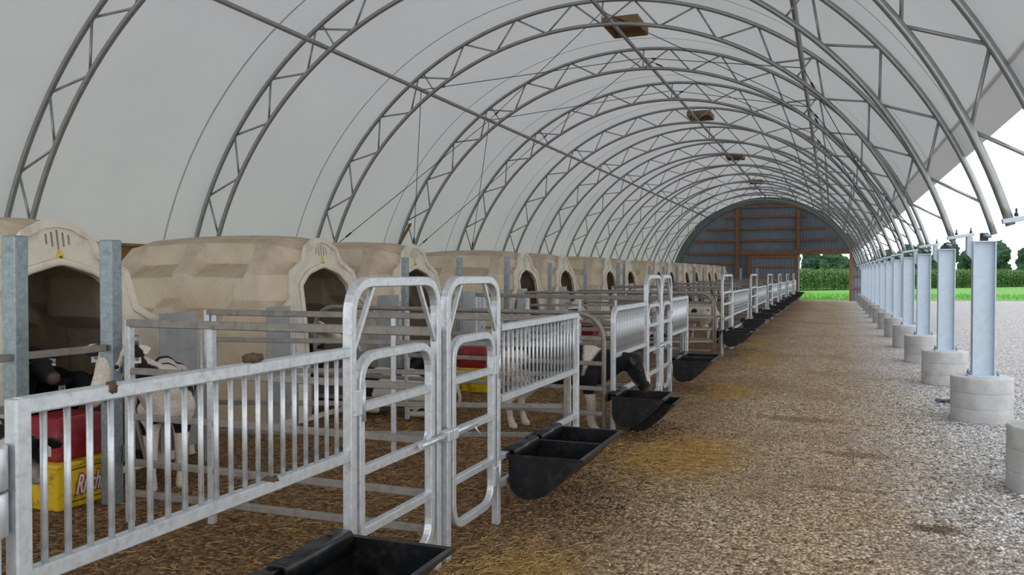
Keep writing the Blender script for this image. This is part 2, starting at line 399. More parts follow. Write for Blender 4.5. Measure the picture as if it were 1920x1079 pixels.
# ------------------------------------------------------------------ trusses
def make_truss():
    root = empty('arch_truss')
    A = radians(73.7)
    def chord(R, a0, a1, r): return MB().sweep([arc(R, a0 + (a1 - a0) * i / 90, 0) for i in range(91)], circ(r, 12), (0, 1, 0))
    chord(RO, -radians(74.2), radians(74.2), .034).build('outer_chord', M['truss'], root)
    chord(RI, -A, A, .034).build('inner_chord', M['truss'], root)
    off = radians(2.3); st = radians(10.5); protos = []
    ids = [off + st * (k + .5) for k in range(-8, 8)]
    seq = []
    for k in range(-7, 8): seq.append((RI, off + st * k)); seq.append((RO, off + st * (k + .5)))
    seq = [(RO, off - st * 7.5)] + seq
    for (r0, a0), (r1, a1) in zip(seq[:-1], seq[1:]):
        if max(abs(a0), abs(a1)) > radians(74.5): continue
        p, q = arc(r0, a0, 0), arc(r1, a1, 0)
        MB().tube(p, q, .016, 7).build('web_rod', M['truss'], root)
    for a in (off, off + radians(-35.6), off + radians(36.2)):
        MB().tube(arc(RI, a, 0), arc(RO, a, 0), .014, 7).build('purlin_strut', M['truss'], root)
    # feet
    pl = arc(RO, -radians(74.2), 0)
    MB().box(pl.x - .12, pl.x + .5, -.06, .06, pl.z - .035, pl.z - .02).build('foot_plate', M['truss'], root)
    return root
tr0 = make_truss()
for i, y in enumerate(TY):
    o = tr0 if i == 0 else copy_tree(tr0)
    o.location = (0, y, 0)
    tag(o, f'{ORD[i]} curved galvanized roof truss counted from the camera end', 'roof truss', 'arched roof trusses')
# purlins
PUR = [(-6.97, 4.92, 'left'), (CX + 5.46 * sin(radians(2.3)), CZ + 5.47, 'ridge'), (-.45, 4.74, 'right')]
for x, z, s in PUR:
    mb = MB().tube((x, -2, z), (x, WALL, z), .036, 12)
    o = mb.build('purlin_pipe', M['truss'])
    tag(o, {'left': 'long grey purlin pipe on the left slope above the hutches', 'ridge': 'long grey purlin pipe along the ridge under the vents', 'right': 'long grey purlin pipe on the right slope above the alley'}[s], 'purlin')
# bracing rods in the two bays
def pp(k, y): x, z, s = PUR[k]; return V((x, y, z))
FL = arc(RI, -radians(72), 0); FR = arc(RI, radians(72), 0)
def node(k, y):
    return V((FL.x, y, FL.z)) if k == -1 else (V((FR.x, y, FR.z)) if k == 3 else pp(k, y))
for b in (2, 3):
    for k in (-1, 0, 1, 2):
        for s in (0, 1):
            p = node(k, TY[b + s]); q = node(k + 1, TY[b + 1 - s])
            d = (q - p).normalized()
            mb = MB().tube(p, q, .006, 6)
            o = empty('brace_rod', p)
            mb = MB().tube((0, 0, 0), q - p, .007, 6); mb.build('rod', M['rubber'], o)
            MB().tube(d * .32, d * .46, .017, 8).build('turnbuckle', M['rubber'], o)
            low = (s == 0) == (k < 1)
            tag(o, f"thin {('lower left', 'upper left', 'upper right', 'lower right')[k + 1]} roof brace rod, {'nearer' if b == 2 else 'farther'} braced bay, low end {'near' if low else 'far'}", 'brace rod', 'roof brace rods')
# ridge vents
v0 = None
for i, y in enumerate((14.95, 24.15, 33.2, 42.5)):
    if v0 is None:
        v0 = empty('ridge_vent')
        mb = MB(); mb.box(-.32, .32, -.45, .45, -.0, .02); mb.box(-.32, -.29, -.45, .45, -.12, 0); mb.box(.29, .32, -.45, .45, -.12, 0); mb.box(-.29, .29, -.45, -.42, -.12, 0); mb.box(-.29, .29, .42, .45, -.12, 0)
        mb.build('vent_frame', M['ventwood'], v0)
        mb = MB()
        for k in range(7): mb.box(-.28, .28, -.40 + k * .12, -.33 + k * .12, -.055, -.045)
        mb.build('vent_slats', M['board'], v0); o = v0
    else: o = copy_tree(v0)
    o.location = (-3.55, y, 6.145)
    tag(o, f"brown wooden ridge vent under the roof, {('nearest and largest', 'second from the camera', 'third from the camera', 'farthest from the camera')[i]}", 'roof vent', 'ridge vents')

# ------------------------------------------------------------------ columns and footings
def make_footing():
    pr = [(.305, 0), (.305, .01), (.305, .138), (.3045, .142), (.301, .1425), (.301, .1465), (.3045, .147), (.305, .151), (.305, .306), (.3045, .310), (.301, .3105), (.301, .3145), (.3045, .315), (.305, .319), (.305, .46), (.303, .467), (.298, .478), (.294, .48)]
    return MB().lathe(pr, 40).mesh('concrete_footing', M['concrete'])
fm = make_footing()
def make_column():
    r = empty('steel_column')
    z0, z1 = .48, 1.94
    mb = MB().box(-.11, -.098, -.075, .075, z0 + .015, z1).box(.098, .11, -.075, .075, z0 + .015, z1).box(-.098, .098, -.005, .005, z0 + .015, z1)
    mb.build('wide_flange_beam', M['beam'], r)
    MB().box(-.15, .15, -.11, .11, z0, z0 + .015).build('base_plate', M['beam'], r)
    for sx in (-.132, .132):
        for sy in (-.085, .085): MB().lathe([(.014, z0 + .015), (.014, z0 + .04), (.007, z0 + .04), (.007, z0 + .065)], 6, (sx, sy, 0)).build('anchor_bolt', M['post_galv'], r)
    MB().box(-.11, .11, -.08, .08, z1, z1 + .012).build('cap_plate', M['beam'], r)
    MB().box(-.035, .035, -.05, .05, z1 + .012, z1 + .10, .004).build('mount_block', M['rubber'], r)
    mb = MB().tube((-.02, -.06, z1 + .075), (.06, -.06, z1 + .06), .022, 8); mb.build('clamp_bolt', M['post_galv'], r)
    g = MB(); vs = [(-.11, z1 - .2), (-.11, z1 + .06), (-.175, z1 + .06), (-.175, z1 - .12)]
    g.add([(x, y, z) for y in (-.025, -.013) for (x, z) in vs] , [(0, 1, 2, 3), (7, 6, 5, 4), (0, 4, 5, 1), (1, 5, 6, 2), (2, 6, 7, 3), (3, 7, 4, 0)])
    g.box(-.175, -.163, -.025, .03, z1 - .12, z1 + .06)
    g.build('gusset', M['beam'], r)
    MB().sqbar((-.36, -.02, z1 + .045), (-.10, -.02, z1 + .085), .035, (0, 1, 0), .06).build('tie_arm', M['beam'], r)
    for x in (-.27, -.13): MB().lathe([(.014, z1 + .07 + (x + .36) * .12), (.014, z1 + .095 + (x + .36) * .12), (.007, z1 + .095 + (x + .36) * .12), (.007, z1 + .13 + (x + .36) * .12)], 6, (x, -.02, 0)).build('tie_bolt', M['rubber'], r)
    return r
c0 = make_column()
for i, y in enumerate(TY):
    f = link('concrete_footing', fm, None, (1.52, y, 0)); f.rotation_euler.z = i * 1.3
    tag(f, f'{ORD[i]} round concrete footing under the column row from the camera', 'footing', 'round column footings')
    o = c0 if i == 0 else copy_tree(c0); o.location = (1.53, y, 0)
    tag(o, f'{ORD[i]} sky-tinted grey steel column on its concrete footing from the camera', 'column', 'steel side columns')

# ------------------------------------------------------------------ pen hardware
FX = -2.0                                                # the front line of the pens
S = .048
def add_bars(root, L, zt, zb, nb, grid=0):
    m = MB().tube((0, 0, zb), (0, 0, zt), .0095, 8).mesh('bar', M['galv'])
    for k in range(nb): link('bar', m, root, (0, L * (k + 1) / (nb + 1), 0))
    if grid:
        m2 = MB().tube((.012, 0, 0), (.012, L, 0), .006, 6).mesh('cross_wire', M['galv'])
        for k in range(grid): link('cross_wire', m2, root, (0, 0, zb + (zt - zb) * (k + 1) / (grid + 1)))
def front_panel(y0, y1, label, nb=20, zt=1.25, zb=.79, round_start=False, post='start', double=False, grid=0, low=True):
    r = empty('feed_fence', (FX, y0, 0), 0, label, 'panel', 'barred feed front panels'); L = y1 - y0; X = (1, 0, 0)
    if round_start:
        pth = fillet([(0, 0, .0), (0, 0, zt), (0, L, zt)], [0, .13, 0]); MB().sweep(pth, sq(S), X, smooth=False).build('frame_tube', M['galv'], r)
    else:
        MB().sqbar((0, -.0, zt), (0, L, zt), S - .003, X).build('top_rail', M['galv'], r)
        if post in ('start', 'both'): MB().sqbar((0, 0, 0), (0, 0, zt + .02), S, X).build('panel_post', M['galv'], r)
    MB().sqbar((0, 0, zb), (0, L, zb), S - .003, X).build('bottom_rail', M['galv'], r)
    if post in ('end', 'both'):
        MB().sqbar((0, L, 0), (0, L, zt + .01), S, X).build('panel_post', M['galv'], r)
        if double: MB().sqbar((-.06, L - .06, 0), (-.06, L - .06, zt - .15), S, X).build('panel_post', M['rail'], r)
    add_bars(r, L, zt, zb, nb, grid)
    if low:
        a_ = 0 if low is True else low
        for z in ((.415, .24) if low is True else (.43,)): MB().sqbar((0, a_, z), (0, L, z), .042, X).build('feed_rail', M['galv'], r)
    return r
def hinge(root, y, z, x=.0):
    m = MB().box(x - .03, x + .03, y - .035, y + .035, z - .06, z + .06, .006); m.tube((x + .02, y + .05, z - .09), (x + .02, y + .05, z + .09), .014, 8)
    m.build('hinge', M['galv'], root)
def walk_gate(y0, y1, label, latch_side=1, zt=1.56, leaf=True):
    r = empty('walk_through_gate', (FX, y0, 0), 0, label, 'gate', 'arched walk-through gates'); L = y1 - y0; X = (1, 0, 0)
    MB().sweep(fillet([(0, 0, 0), (0, 0, zt), (0, L, zt), (0, L, 0)], [0, .17, .17, 0], 8), sq(S), X, smooth=False).build('hoop', M['galv'], r)
    for ya, yb in ((.02, .2), (L - .02, L - .2)): MB().sqbar((0, ya, zt - .32), (0, yb, zt - .02), .022, X).build('corner_brace', M['galv'], r)
    if not leaf: return r
    a, b = .075, L - .075
    lf = MB().sweep(fillet([(0, a, .16), (0, a, 1.22), (0, b, 1.22), (0, b, .16)], .14, 7, True), sq(.044), X, closed=True, smooth=False).build('gate_leaf', M['galv'], r)
    for z in (.99, .70, .42): MB().sqbar((0, a, z), (0, b, z), .042, X).build('leaf_rail', M['galv'], lf)
    s0, s1 = (b - .20, b + .10) if latch_side > 0 else (a - .10, a + .24)
    mb = MB().tube((.05, s0, .72), (.05, s1, .72), .016, 10); mb.tube((.05, s0 + .03 if latch_side > 0 else s1 - .05, .72), (.07, s0 + .02 if latch_side > 0 else s1 + .01, .80 if latch_side > 0 else .65), .007, 8)
    mb.box(.02, .08, (s1 if latch_side > 0 else s0) - .03, (s1 if latch_side > 0 else s0) + .03, .69, .75, .006)
    mb.build('slide_latch', M['galv'], lf)
    hy = .03 if latch_side > 0 else L - .05
    hinge(r, hy, 1.02); hinge(r, hy, .32)
    return r
def divider(p0, p1, label, zs, curve0=False, curve1=False, mids=(.3,), mat='rail', top_w=.05, posts=True, zb=0.0):
    """a pen divider of level rails from p0 (hutch side) to p1 (front line)"""
    p0, p1 = V(p0), V(p1); d = p1 - p0; L = hypot(d.x, d.y)
    r = empty('pen_divider', (p0.x, p0.y, 0), math.atan2(d.y, d.x), label, 'pen divider', 'railed pen dividers'); Y = (0, 1, 0)
    z0, z1 = p0.z, p1.z; zat = lambda f, x: f * (z0 + (z1 - z0) * x / L)
    a = fillet([(0, 0, 0), (0, 0, z0), (L, 0, z1), (L, 0, 0)], [0, .28 if curve0 else .012, .3 if curve1 else .012, 0], 8)
    if curve0 or curve1:
        if not curve0: a = [V((0, 0, z0))] + [p for p in a[0:] if p.x > .05]
        MB().sweep(a, circ(.024, 10), Y).build('frame_tube', M['rail'], r)
    else:
        MB().sqbar((0, 0, z0), (L, 0, z1), top_w, Y).build('top_rail', M['rail'], r)
        MB().sqbar((0, 0, 0), (0, 0, z0 + .02), S, Y).build('end_post', M['galv'], r)
        MB().sqbar((L, 0, 0), (L, 0, z1), S, Y).build('end_post', M['galv'], r)
    for f in zs: MB().sqbar((0, 0, zat(f, 0)), (L, 0, zat(f, L)), .04, Y).build('rail', M[mat], r)
    for m in mids: MB().sqbar((L * m, -.0, .06), (L * m, -.0, zat(1, L * m) - .02), .044, Y).build('mid_post', M['galv'], r)
    return r
ZS = (.76, .53, .30, .145)
# near bays
front_panel(1.57, 3.15, 'nearest barred panel with two brown dung smears on its top rail', 20, low=.5)
hp = empty('hinge_post', (FX - .02, 1.50, 0), 0, 'round hinge post at the left edge beside the nearest barred panel', 'post')
MB().tube((0, 0, 0), (0, 0, 1.14), .028, 14).build('pipe', M['galv'], hp)
for z in (.98, 1.10): MB().lathe([(.042, z - .06), (.045, z - .055), (.045, z + .05), (.042, z + .055)], 18).build('hinge_sleeve', M['galv'], hp)
walk_gate(3.18, 4.04, 'large arched walk gate nearest the camera, left of the pair', 1)
walk_gate(4.16, 4.90, 'second arched walk gate from the camera, right of the near pair', -1)
front_panel(4.95, 6.67, 'barred panel above the nearest pair of feed troughs on the rails', 20, post='end', double=True)
divider((-4.22, 4.1, 1.28), (-2.03, 4.1, 1.28), 'railed divider running from the near gates to the near square post', ZS, mids=(.30,))
divider((-4.95, 5.65, 1.27), (-2.06, 6.64, 1.22), 'straight divider ending at the far post of the second barred panel', (.82, .62, .40, .2), mids=(.02, .52))
divider((-5.35, 7.8, 1.235), (-2.06, 7.8, 1.21), 'round cornered divider beside the feeding calf', (.80, .60, .40, .2), True, True, (.35,))
front_panel(7.93, 9.38, 'barred panel with a rounded corner above the feeding calf', 20, round_start=True)
walk_gate(9.45, 10.26, 'third arched walk gate from the camera, left of the middle pair', 1)
walk_gate(10.33, 10.98, 'fourth arched walk gate from the camera, right of the middle pair', -1)
front_panel(11.03, 12.28, 'pale panel with close flat slats right of the middle gates', 26, post='end', double=True)
divider((-4.5, 10.3, 1.31), (-2.03, 10.3, 1.28), 'railed divider meeting the middle pair of arched gates', ZS, mids=(.3,))
divider((-4.95, 11.5, 1.27), (-2.06, 12.26, 1.24), 'straight divider behind the pale slatted panel', (.82, .62, .40, .2), mids=(.02, .5))
divider((-5.3, 13.9, 1.26), (-2.06, 15.6, 1.24), 'round cornered divider in the gap before the first mesh panel, farther rear end', (.82, .64, .46, .28), True, True, (.5,))
divider((-4.9, 15.9, 1.26), (-2.06, 15.9, 1.24), 'round cornered divider just before the gate of the first mesh panel', (.82, .64, .46, .28, .12), True, True, (.6,))
FAR = [(16.5, 18.1, 18.25, 21.7, 22.2), (22.5, 24.2, 24.35, 27.7, 28.3), (28.6, 30.5, 30.65, 33.6, 34.1), (34.4, 36.0, 36.1, 39.2, 39.9), (40.2, 41.9, 42.0, 45.6, 46.4), (47.0, 48.6, 48.7, 50.3, None)]
for k, (a, b, c, d2, e) in enumerate(FAR):
    walk_gate(a, b, f'arched gate of the {ORD[k]} far pen beyond the slatted panel', -1)
    front_panel(c, d2, f'wire mesh panel of the {ORD[k]} far pen beyond the slatted panel', 18, zt=1.2, zb=.72, post='both', grid=6)
    if e: divider((-5.2, e, 1.26), (-2.05, e, 1.24), f'round cornered divider closing the {ORD[k]} far pen', (.82, .64, .46, .28, .12), True, True, (.5,))
    divider((-4.6, (b + .1), 1.3), (-2.05, b + .1, 1.28), f'straight divider at the gate of the {ORD[k]} far pen', ZS, mids=(.35,))

# square hutch-side posts
def spost(x, y, s, h, label):
    o = MB().box(-s / 2, s / 2, -s / 2, s / 2, 0, h, .008).build('square_post', M['post_galv'], None, (x, y, 0)); o.rotation_euler.z = .12
    return tag(o, label, 'post', 'square posts by the hutches')
spost(-4.65, 3.64, .102, 1.83, 'square galvanized post nearest the left edge of the view')
spost(-4.65, 4.36, .102, 1.83, 'square galvanized post between the red drinker and the spotted calf')
POSTS = [(-4.95, 9.15, .075, 1.80), (-4.95, 10.75, .075, 1.82), (-4.95, 12.6, .085, 1.87), (-4.95, 14.8, .07, 1.80), (-4.95, 17.2, .075, 1.84), (-4.95, 20.1, .10, 1.86), (-4.95, 20.75, .06, 1.83),
         (-4.95, 23.9, .08, 1.82), (-4.95, 26.0, .08, 1.83), (-4.95, 28.4, .1, 1.86), (-4.95, 32.2, .1, 1.85), (-4.95, 34.6, .08, 1.84), (-4.95, 40.8, .12, 1.85), (-4.2, 41.8, .12, 1.85), (-3.95, 48.2, .12, 1.9)]
for i, (x, y, s, h) in enumerate(POSTS): spost(x, y, s, h, f'{ORD[i]} slim square post beyond the near drinker, along the hutch fronts')
# rails between the two near posts and off to the left
r = empty('drinker_guard_rail', (-4.65, 2.6, 0), 0, 'two flat rails across the near hutch doorway behind the drinker', 'rail')
for z in (1.09, .78): MB().sqbar((0, 0, z), (0, 1.70, z), .045, (1, 0, 0)).build('rail', M['rail'], r)
# latch bracket on the near post
r = empty('gate_latch', (-4.6, 4.42, 0), 0, 'upright latch pin on the square post beside the spotted calf', 'latch')
MB().tube((.05, .06, .95), (.05, .06, 1.17), .012, 8).build('pin', M['post_galv'], r); MB().tube((.05, .06, 1.1), (.05, .06, 1.17), .018, 10).build('pin_head', M['post_galv'], r)
for z in (.97, .35): MB().box(.0, .05, -.02, .05, z - .06, z + .06, .005).build('bracket', M['post_galv'], r)
# sheet wings
def wing(x, y0, y1, h, label):
    r = empty('sheet_wing', (x, y0, 0), 0, label, 'sheet panel', 'galvanized sheet wings')
    L = y1 - y0; MB().box(-.004, .004, 0, L, .12, h).build('sheet', M['sheet'], r)
    MB().tube((.015, L + .03, 0), (.015, L + .03, h - .08), .016, 8).build('hinge_tube', M['galv'], r)
    MB().tube((.015, L + .09, 0), (.015, L + .09, h - .1), .014, 8).build('hinge_tube', M['galv'], r)
    return r
WG = [(5.32, 5.75), (6.7, 7.08), (8.82, 9.34), (11.3, 11.9), (13.6, 14.1), (16.0, 16.5), (18.7, 19.2), (22.2, 22.7)]
for i, (a, b) in enumerate(WG):
    wing(-5.15, a, b, 1.27 if i < 2 else 1.33, ('grey sheet wing beside the right flank of the nearest hutch', 'brown grey sheet wing before the left flank of the second hutch', 'grey sheet wing between the second and third hutch doorways', 'grey sheet wing right of the third hutch doorway', 'grey sheet wing left of the fourth hutch doorway', 'grey sheet wing between the fourth and fifth hutch doorways', 'grey sheet wing right of the fifth hutch', 'grey sheet wing between the sixth and seventh hutch doorways')[i])
# dung clumps on rails
def clump(x, y, z, s, label):
    mb = MB(); bm = bmesh.new(); bmesh.ops.create_icosphere(bm, subdivisions=3, radius=1)
    for v in bm.verts: v.co *= 1 + .45 * noise.noise(v.co * 2.2 + V((x * 9, y * 7, 0)))
    mb.bm(bm, True, Matrix.Diagonal((*s, 1))); tag(mb.build('dung_clump', M['mud'], None, (x, y, z)), label, 'dung')
clump(FX, 2.52, 1.285, (.03, .045, .02), 'brown dung clump on the middle of the nearest top rail')
clump(FX + .015, 1.86, 1.262, (.016, .018, .022), 'brown dung smear on the left end of the nearest top rail')
clump(FX + .0, 2.62, .812, (.03, .028, .014), 'brown dung on the bottom rail of the nearest panel')

# ------------------------------------------------------------------ feed troughs
def make_trough():
    r = empty('feed_trough'); L = .53; T = .013
    out = [(0, 0), (.0, -.16), (.012, -.215), (.05, -.262), (.11, -.285), (.18, -.28), (.26, -.245), (.34, -.17), (.42, -.085), (.49, 0)]
    out = fillet([(a, 0, b) for a, b in out], [0] + [.03] * 8 + [0], 3); out = [(p.x, p.z) for p in out]
    n = len(out); cx, cz = .2, 0
    inn = [(cx + (a - cx) * .945, b * .955) for a, b in out]
    mb = MB()
    O = [(a, y, b) for y in (0, L) for a, b in out]; I = [(a, y, b) for y in (T, L - T) for a, b in inn]
    mb.add(O, [(i, n + i, n + i + 1, i + 1) for i in range(n - 1)], True)
    mb.add(I, [(i, i + 1, n + i + 1, n + i) for i in range(n - 1)], True)
    mb.add([O[i] for i in range(n)], [tuple(range(n))]); mb.add([O[n + i] for i in range(n)], [tuple(range(n - 1, -1, -1))])
    mb.add([I[i] for i in range(n)], [tuple(range(n - 1, -1, -1))]); mb.add([I[n + i] for i in range(n)], [tuple(range(n))])
    rim = [(-.012, -.008, .004), (.505, -.008, .004), (.505, L + .008, .004), (-.012, L + .008, .004)]
    ri = [(inn[0][0], T, .0), (inn[-1][0], T, .0), (inn[-1][0], L - T, 0), (inn[0][0], L - T, 0)]
    lo = [(p[0], p[1], -.014) for p in rim]
    mb.add(rim + ri + lo, [(0, 1, 5, 4), (1, 2, 6, 5), (2, 3, 7, 6), (3, 0, 4, 7), (0, 8, 9, 1), (1, 9, 10, 2), (2, 10, 11, 3), (3, 11, 8, 0)])
    mb.build('bowl', M['black'], r)
    mb = MB().sweep(fillet([(.03, 0, -.06), (.03, 0, .026), (-.052, 0, .026), (-.052, 0, -.05)], [0, .018, .018, 0], 5), [(-.008, .03), (.008, .03), (.008, L - .03), (-.008, L - .03)], (0, 1, 0), smooth=True)
    mb.build('rail_lip', M['black'], r)
    for y in (.12, .41): MB().lathe([(.013, 0), (.013, .008), (.006, .012)], 8, (-.02, y, .033)).build('lip_bolt', M['rubber'], r)
    return r
tr = make_trough()
TR = [(2.05, .455, 0, 'trough cut by the bottom of the view, nearer half of its pair'), (2.59, .455, 0, 'trough below the nearest arched gate, farther half of its pair'),
      (5.03, .42, 0, 'near trough hung on rails right of the second gate'), (5.57, .42, 0, 'trough just behind the one right of the second gate'),
      (7.74, .42, .0, 'trough that the black calf eats from'), (8.28, .291, .0, 'low trough behind the one the black calf eats from'),
      (11.0, .45, 0, 'trough below the pale slatted panel, nearer of two'), (11.55, .45, 0, 'trough below the pale slatted panel, farther of two'),
      (16.4, .47, 0, 'trough below the first far gate, nearer of two'), (17.6, .44, 0, 'trough below the first far gate, farther of two'), (20.2, .5, 0, 'trough with white scraps in it below the first mesh panel'),
      (23.0, .52, 0, 'trough below the second far gate'), (25.4, .52, 0, 'trough under the second mesh panel'), (29.3, .5, 0, 'trough below the third far gate'), (32.5, .5, 0, 'trough under the third mesh panel'),
      (35.2, .5, 0, 'trough below the fourth far gate'), (38.6, .5, 0, 'trough under the fourth mesh panel'), (41, .5, 0, 'trough below the fifth far gate'), (45, .5, 0, 'trough under the fifth mesh panel'), (49.3, .55, 0, 'farthest trough next to the end door')]
for i, (y, z, tilt, lb) in enumerate(TR):
    o = tr if i == 0 else copy_tree(tr); o.location = (FX + .035, y, z)
    tag(o, 'black plastic feed ' + lb, 'feed trough', 'black feed troughs')
    o.rotation_euler.z = 0.0

# ------------------------------------------------------------------ calf hutches
def rnd_prof(pts, r=.03):
    f = fillet([(0, y, z) for y, z in pts], [0] + [r] * (len(pts) - 2) + [0], 4); return [(p.y, p.z) for p in f]
PR = [(0, 2.06), (.30, 2.04), (.56, 1.95), (.71, 1.80), (.87, 1.60), (.92, 1.32), (1.05, 1.22), (1.11, .98), (1.13, 0)]
PK = [(0, 2.06), (.30, 2.04), (.53, 1.955), (.555, 1.71), (.845, 1.56), (.87, 1.21), (1.07, 1.09), (1.085, .95), (1.08, 0)]
PF = [(0, 2.0), (.13, 1.985), (.30, 1.90), (.36, 1.75), (.62, 1.62), (.68, 1.32), (.99, 1.15), (1.10, .95), (1.12, 0)]
R_, K_, F_ = rnd_prof(PR), rnd_prof(PK), rnd_prof(PF)
lean = lambda z: -.15 * z
HL = 2.75
def make_hutch_shell():
    N = len(R_)
    def sm(a, b, x): t = min(1, max(0, (x - a) / (b - a))); return t * t * (3 - 2 * t)
    def pocket(u, lst):
        w_ = 0
        for a, b in lst: w_ = max(w_, sm(a - .0, a + .022, u) * (1 - sm(b - .022, b, u)))
        return w_
    us = sorted(set([i / 110 for i in range(111)] + [.0, .012, .03, .06, .09, .88, .90, .915, .93, .945, .96, .975, .985]))
    vs, fs = [], []
    for u in us:
        wu = pocket(u, [(.16, .47), (.55, .84)]); wl = pocket(u, [(.22, .50), (.60, .86)]); wb = pocket(u, [(.14, .34), (.42, .62), (.70, .9)])
        ring = []
        fm_ = 1 - sm(0.0, .10, u)                                      # blends from the front outline to the body
        for i in range(N):
            ry, rz = R_[i]; ky, kz = K_[i]; fy, fz = F_[i]
            wgt = wu if rz > 1.45 else (wl if rz > .90 else wb)
            if rz > 1.93: wgt = 0
            y = ry + (ky - ry) * wgt; z = rz + (kz - rz) * wgt
            y = y + (fy - y) * fm_; z = z + (fz - z) * fm_
            z *= 1 - .03 * ((u - .45) / .5) ** 2 * (z / 2)
            zm = 2.2
            for uu, zz in ((.88, 1.95), (.925, 1.70), (.935, 1.62), (.955, 1.25), (.97, 1.15)):
                if u > uu: zm = zz
            zm = zm if u < .985 else 1.02
            if z > zm: z = zm + .02 * (z - zm)
            y *= 1 - .03 * sm(.85, 1, u)
            ring.append((lean(z) * (1 - u) - HL * u, y, z))
        full = [(x, -y, z) for x, y, z in reversed(ring[1:])] + ring
        vs += full
    K = 2 * N - 1
    for j in range(len(us) - 1):
        for i in range(K - 1): a = j * K + i; fs.append((a, a + K, a + K + 1, a + 1))
    mb = MB(); mb.add(vs, fs, True)
    o = (len(us) - 1) * K; mb.f.append(tuple(range(o + K - 1, o - 1, -1))); mb.s.append(False)
    return mb.mesh('shell', M['hutch'])
def make_hutch_front():
    bm = bmesh.new()
    outl = [(-y, z) for y, z in reversed(F_[1:])] + list(F_)
    outl = [(y, max(z, .0)) for y, z in outl]
    door = [(-.60, 0.05), (-.47, .9), (-.46, 1.44), (-.30, 1.58), (0, 1.665), (.30, 1.58), (.46, 1.44), (.47, .9), (.60, .05)]
    dd = fillet([(0, y, z) for y, z in door], [0, .1, .06, .3, .25, .3, .06, .1, 0], 5); door = [(p.y, p.z) for p in dd]
    loops = [outl, door]
    for k in (-2, -1, 0, 1, 2):
        h = .075 - .018 * abs(k); y = k * .05; c = 1.86
        loops.append([(y - .010, c - h), (y + .010, c - h), (y + .010, c + h), (y - .010, c + h)])
    es = []
    for lp in loops:
        vv = [bm.verts.new((lean(z), y, z)) for y, z in lp]
        es += [bm.edges.new((vv[i], vv[(i + 1) % len(vv)])) for i in range(len(vv))]
    bmesh.ops.triangle_fill(bm, use_beauty=True, use_dissolve=False, edges=es)
    bmesh.ops.recalc_face_normals(bm, faces=bm.faces[:])
    if bm.faces and sum(f.normal.x for f in bm.faces) < 0: bmesh.ops.reverse_faces(bm, faces=bm.faces[:])
    r = bmesh.ops.extrude_face_region(bm, geom=bm.faces[:])
    for g in r['geom']:
        if isinstance(g, bmesh.types.BMVert): g.co.x += .03
    mb = MB().bm(bm); return mb.mesh('front_wall', M['hutchface']), door
sh = make_hutch_shell(); fr, door = make_hutch_front()
rim_path = [(lean(z) + .035, y * 1.0, z) for y, z in [(p[0], p[1]) for p in door]]
nr = V((1, 0, .15)).normalized()
rimm = MB().sweep([V((lean(z) + .04, y * 1.06, z * 1.02 + .0)) for y, z in door], [(-.035, -.012), (-.02, .012), (.02, .012), (.035, -.012)], nr, smooth=True).mesh('door_rim', M['hutchface'])
outm = MB().sweep([V((lean(z) + .03, y * .985, z * .992)) for y, z in [(-a, b) for a, b in reversed(F_[1:])] + list(F_)], [(-.03, -.02), (-.03, .02), (.03, .02), (.03, -.02)], nr, smooth=False).mesh('front_edge', M['hutchface'])
tagm = None
def make_tag_mesh():
    mb = MB(); pts = fillet([(-.028, -.045), (-.028, .015), (-.010, .03), (-.010, .06), (.010, .06), (.010, .03), (.028, .015), (.028, -.045)], .008, 2, True) if 0 else [(-.03, -.045), (-.03, .012), (-.012, .03), (-.012, .06), (.012, .06), (.012, .03), (.03, .012), (.03, -.045)]
    n = len(pts); mb.add([(x, y_, z) for x in (.0, .006) for y_, z in pts], [tuple(range(n - 1, -1, -1)), tuple(range(n, 2 * n))] + [(i, (i + 1) % n, n + (i + 1) % n, n + i) for i in range(n)])
    return mb.mesh('number_tag', M['tagyellow'])
tagm = make_tag_mesh()
HY = [4.72, 8.25, 10.55, 15.1, 17.6, 21.5, 23.9, 28.1, 30.5, 33.9, 36.4, 40.4, 42.7, 47.0]
HN = ['2', '6', '5', '7', '8', '9', '10', '11', '12', '13', '14', '15', '16', '17']
HLAB = ['nearest cream plastic calf hutch, cut by the left edge', 'second cream calf hutch, its whole long flank in view', 'third cream calf hutch, doorway behind the near arched gate', 'fourth cream calf hutch with black and white calf behind its post']
for i, y in enumerate(HY):
    r = empty('calf_hutch', (-5.32, y, .0), 0, HLAB[i] if i < 4 else f'{ORD[i]} cream plastic calf hutch along the row from the camera', 'calf hutch', 'cream calf hutches')
    link('shell', sh, r); link('front_wall', fr, r); link('door_rim', rimm, r); link('front_edge', outm, r)
    t = link('number_tag', tagm, r, (lean(1.73) + .036, 0, 1.725)); t.rotation_euler.y = -.15
    if i < 3:
        me = text_mesh(HN[i], .055, M['ink'], .002); q = link('number', me, t, (.0075, 0, -.015)); q.rotation_euler = (pi / 2, 0, pi / 2)

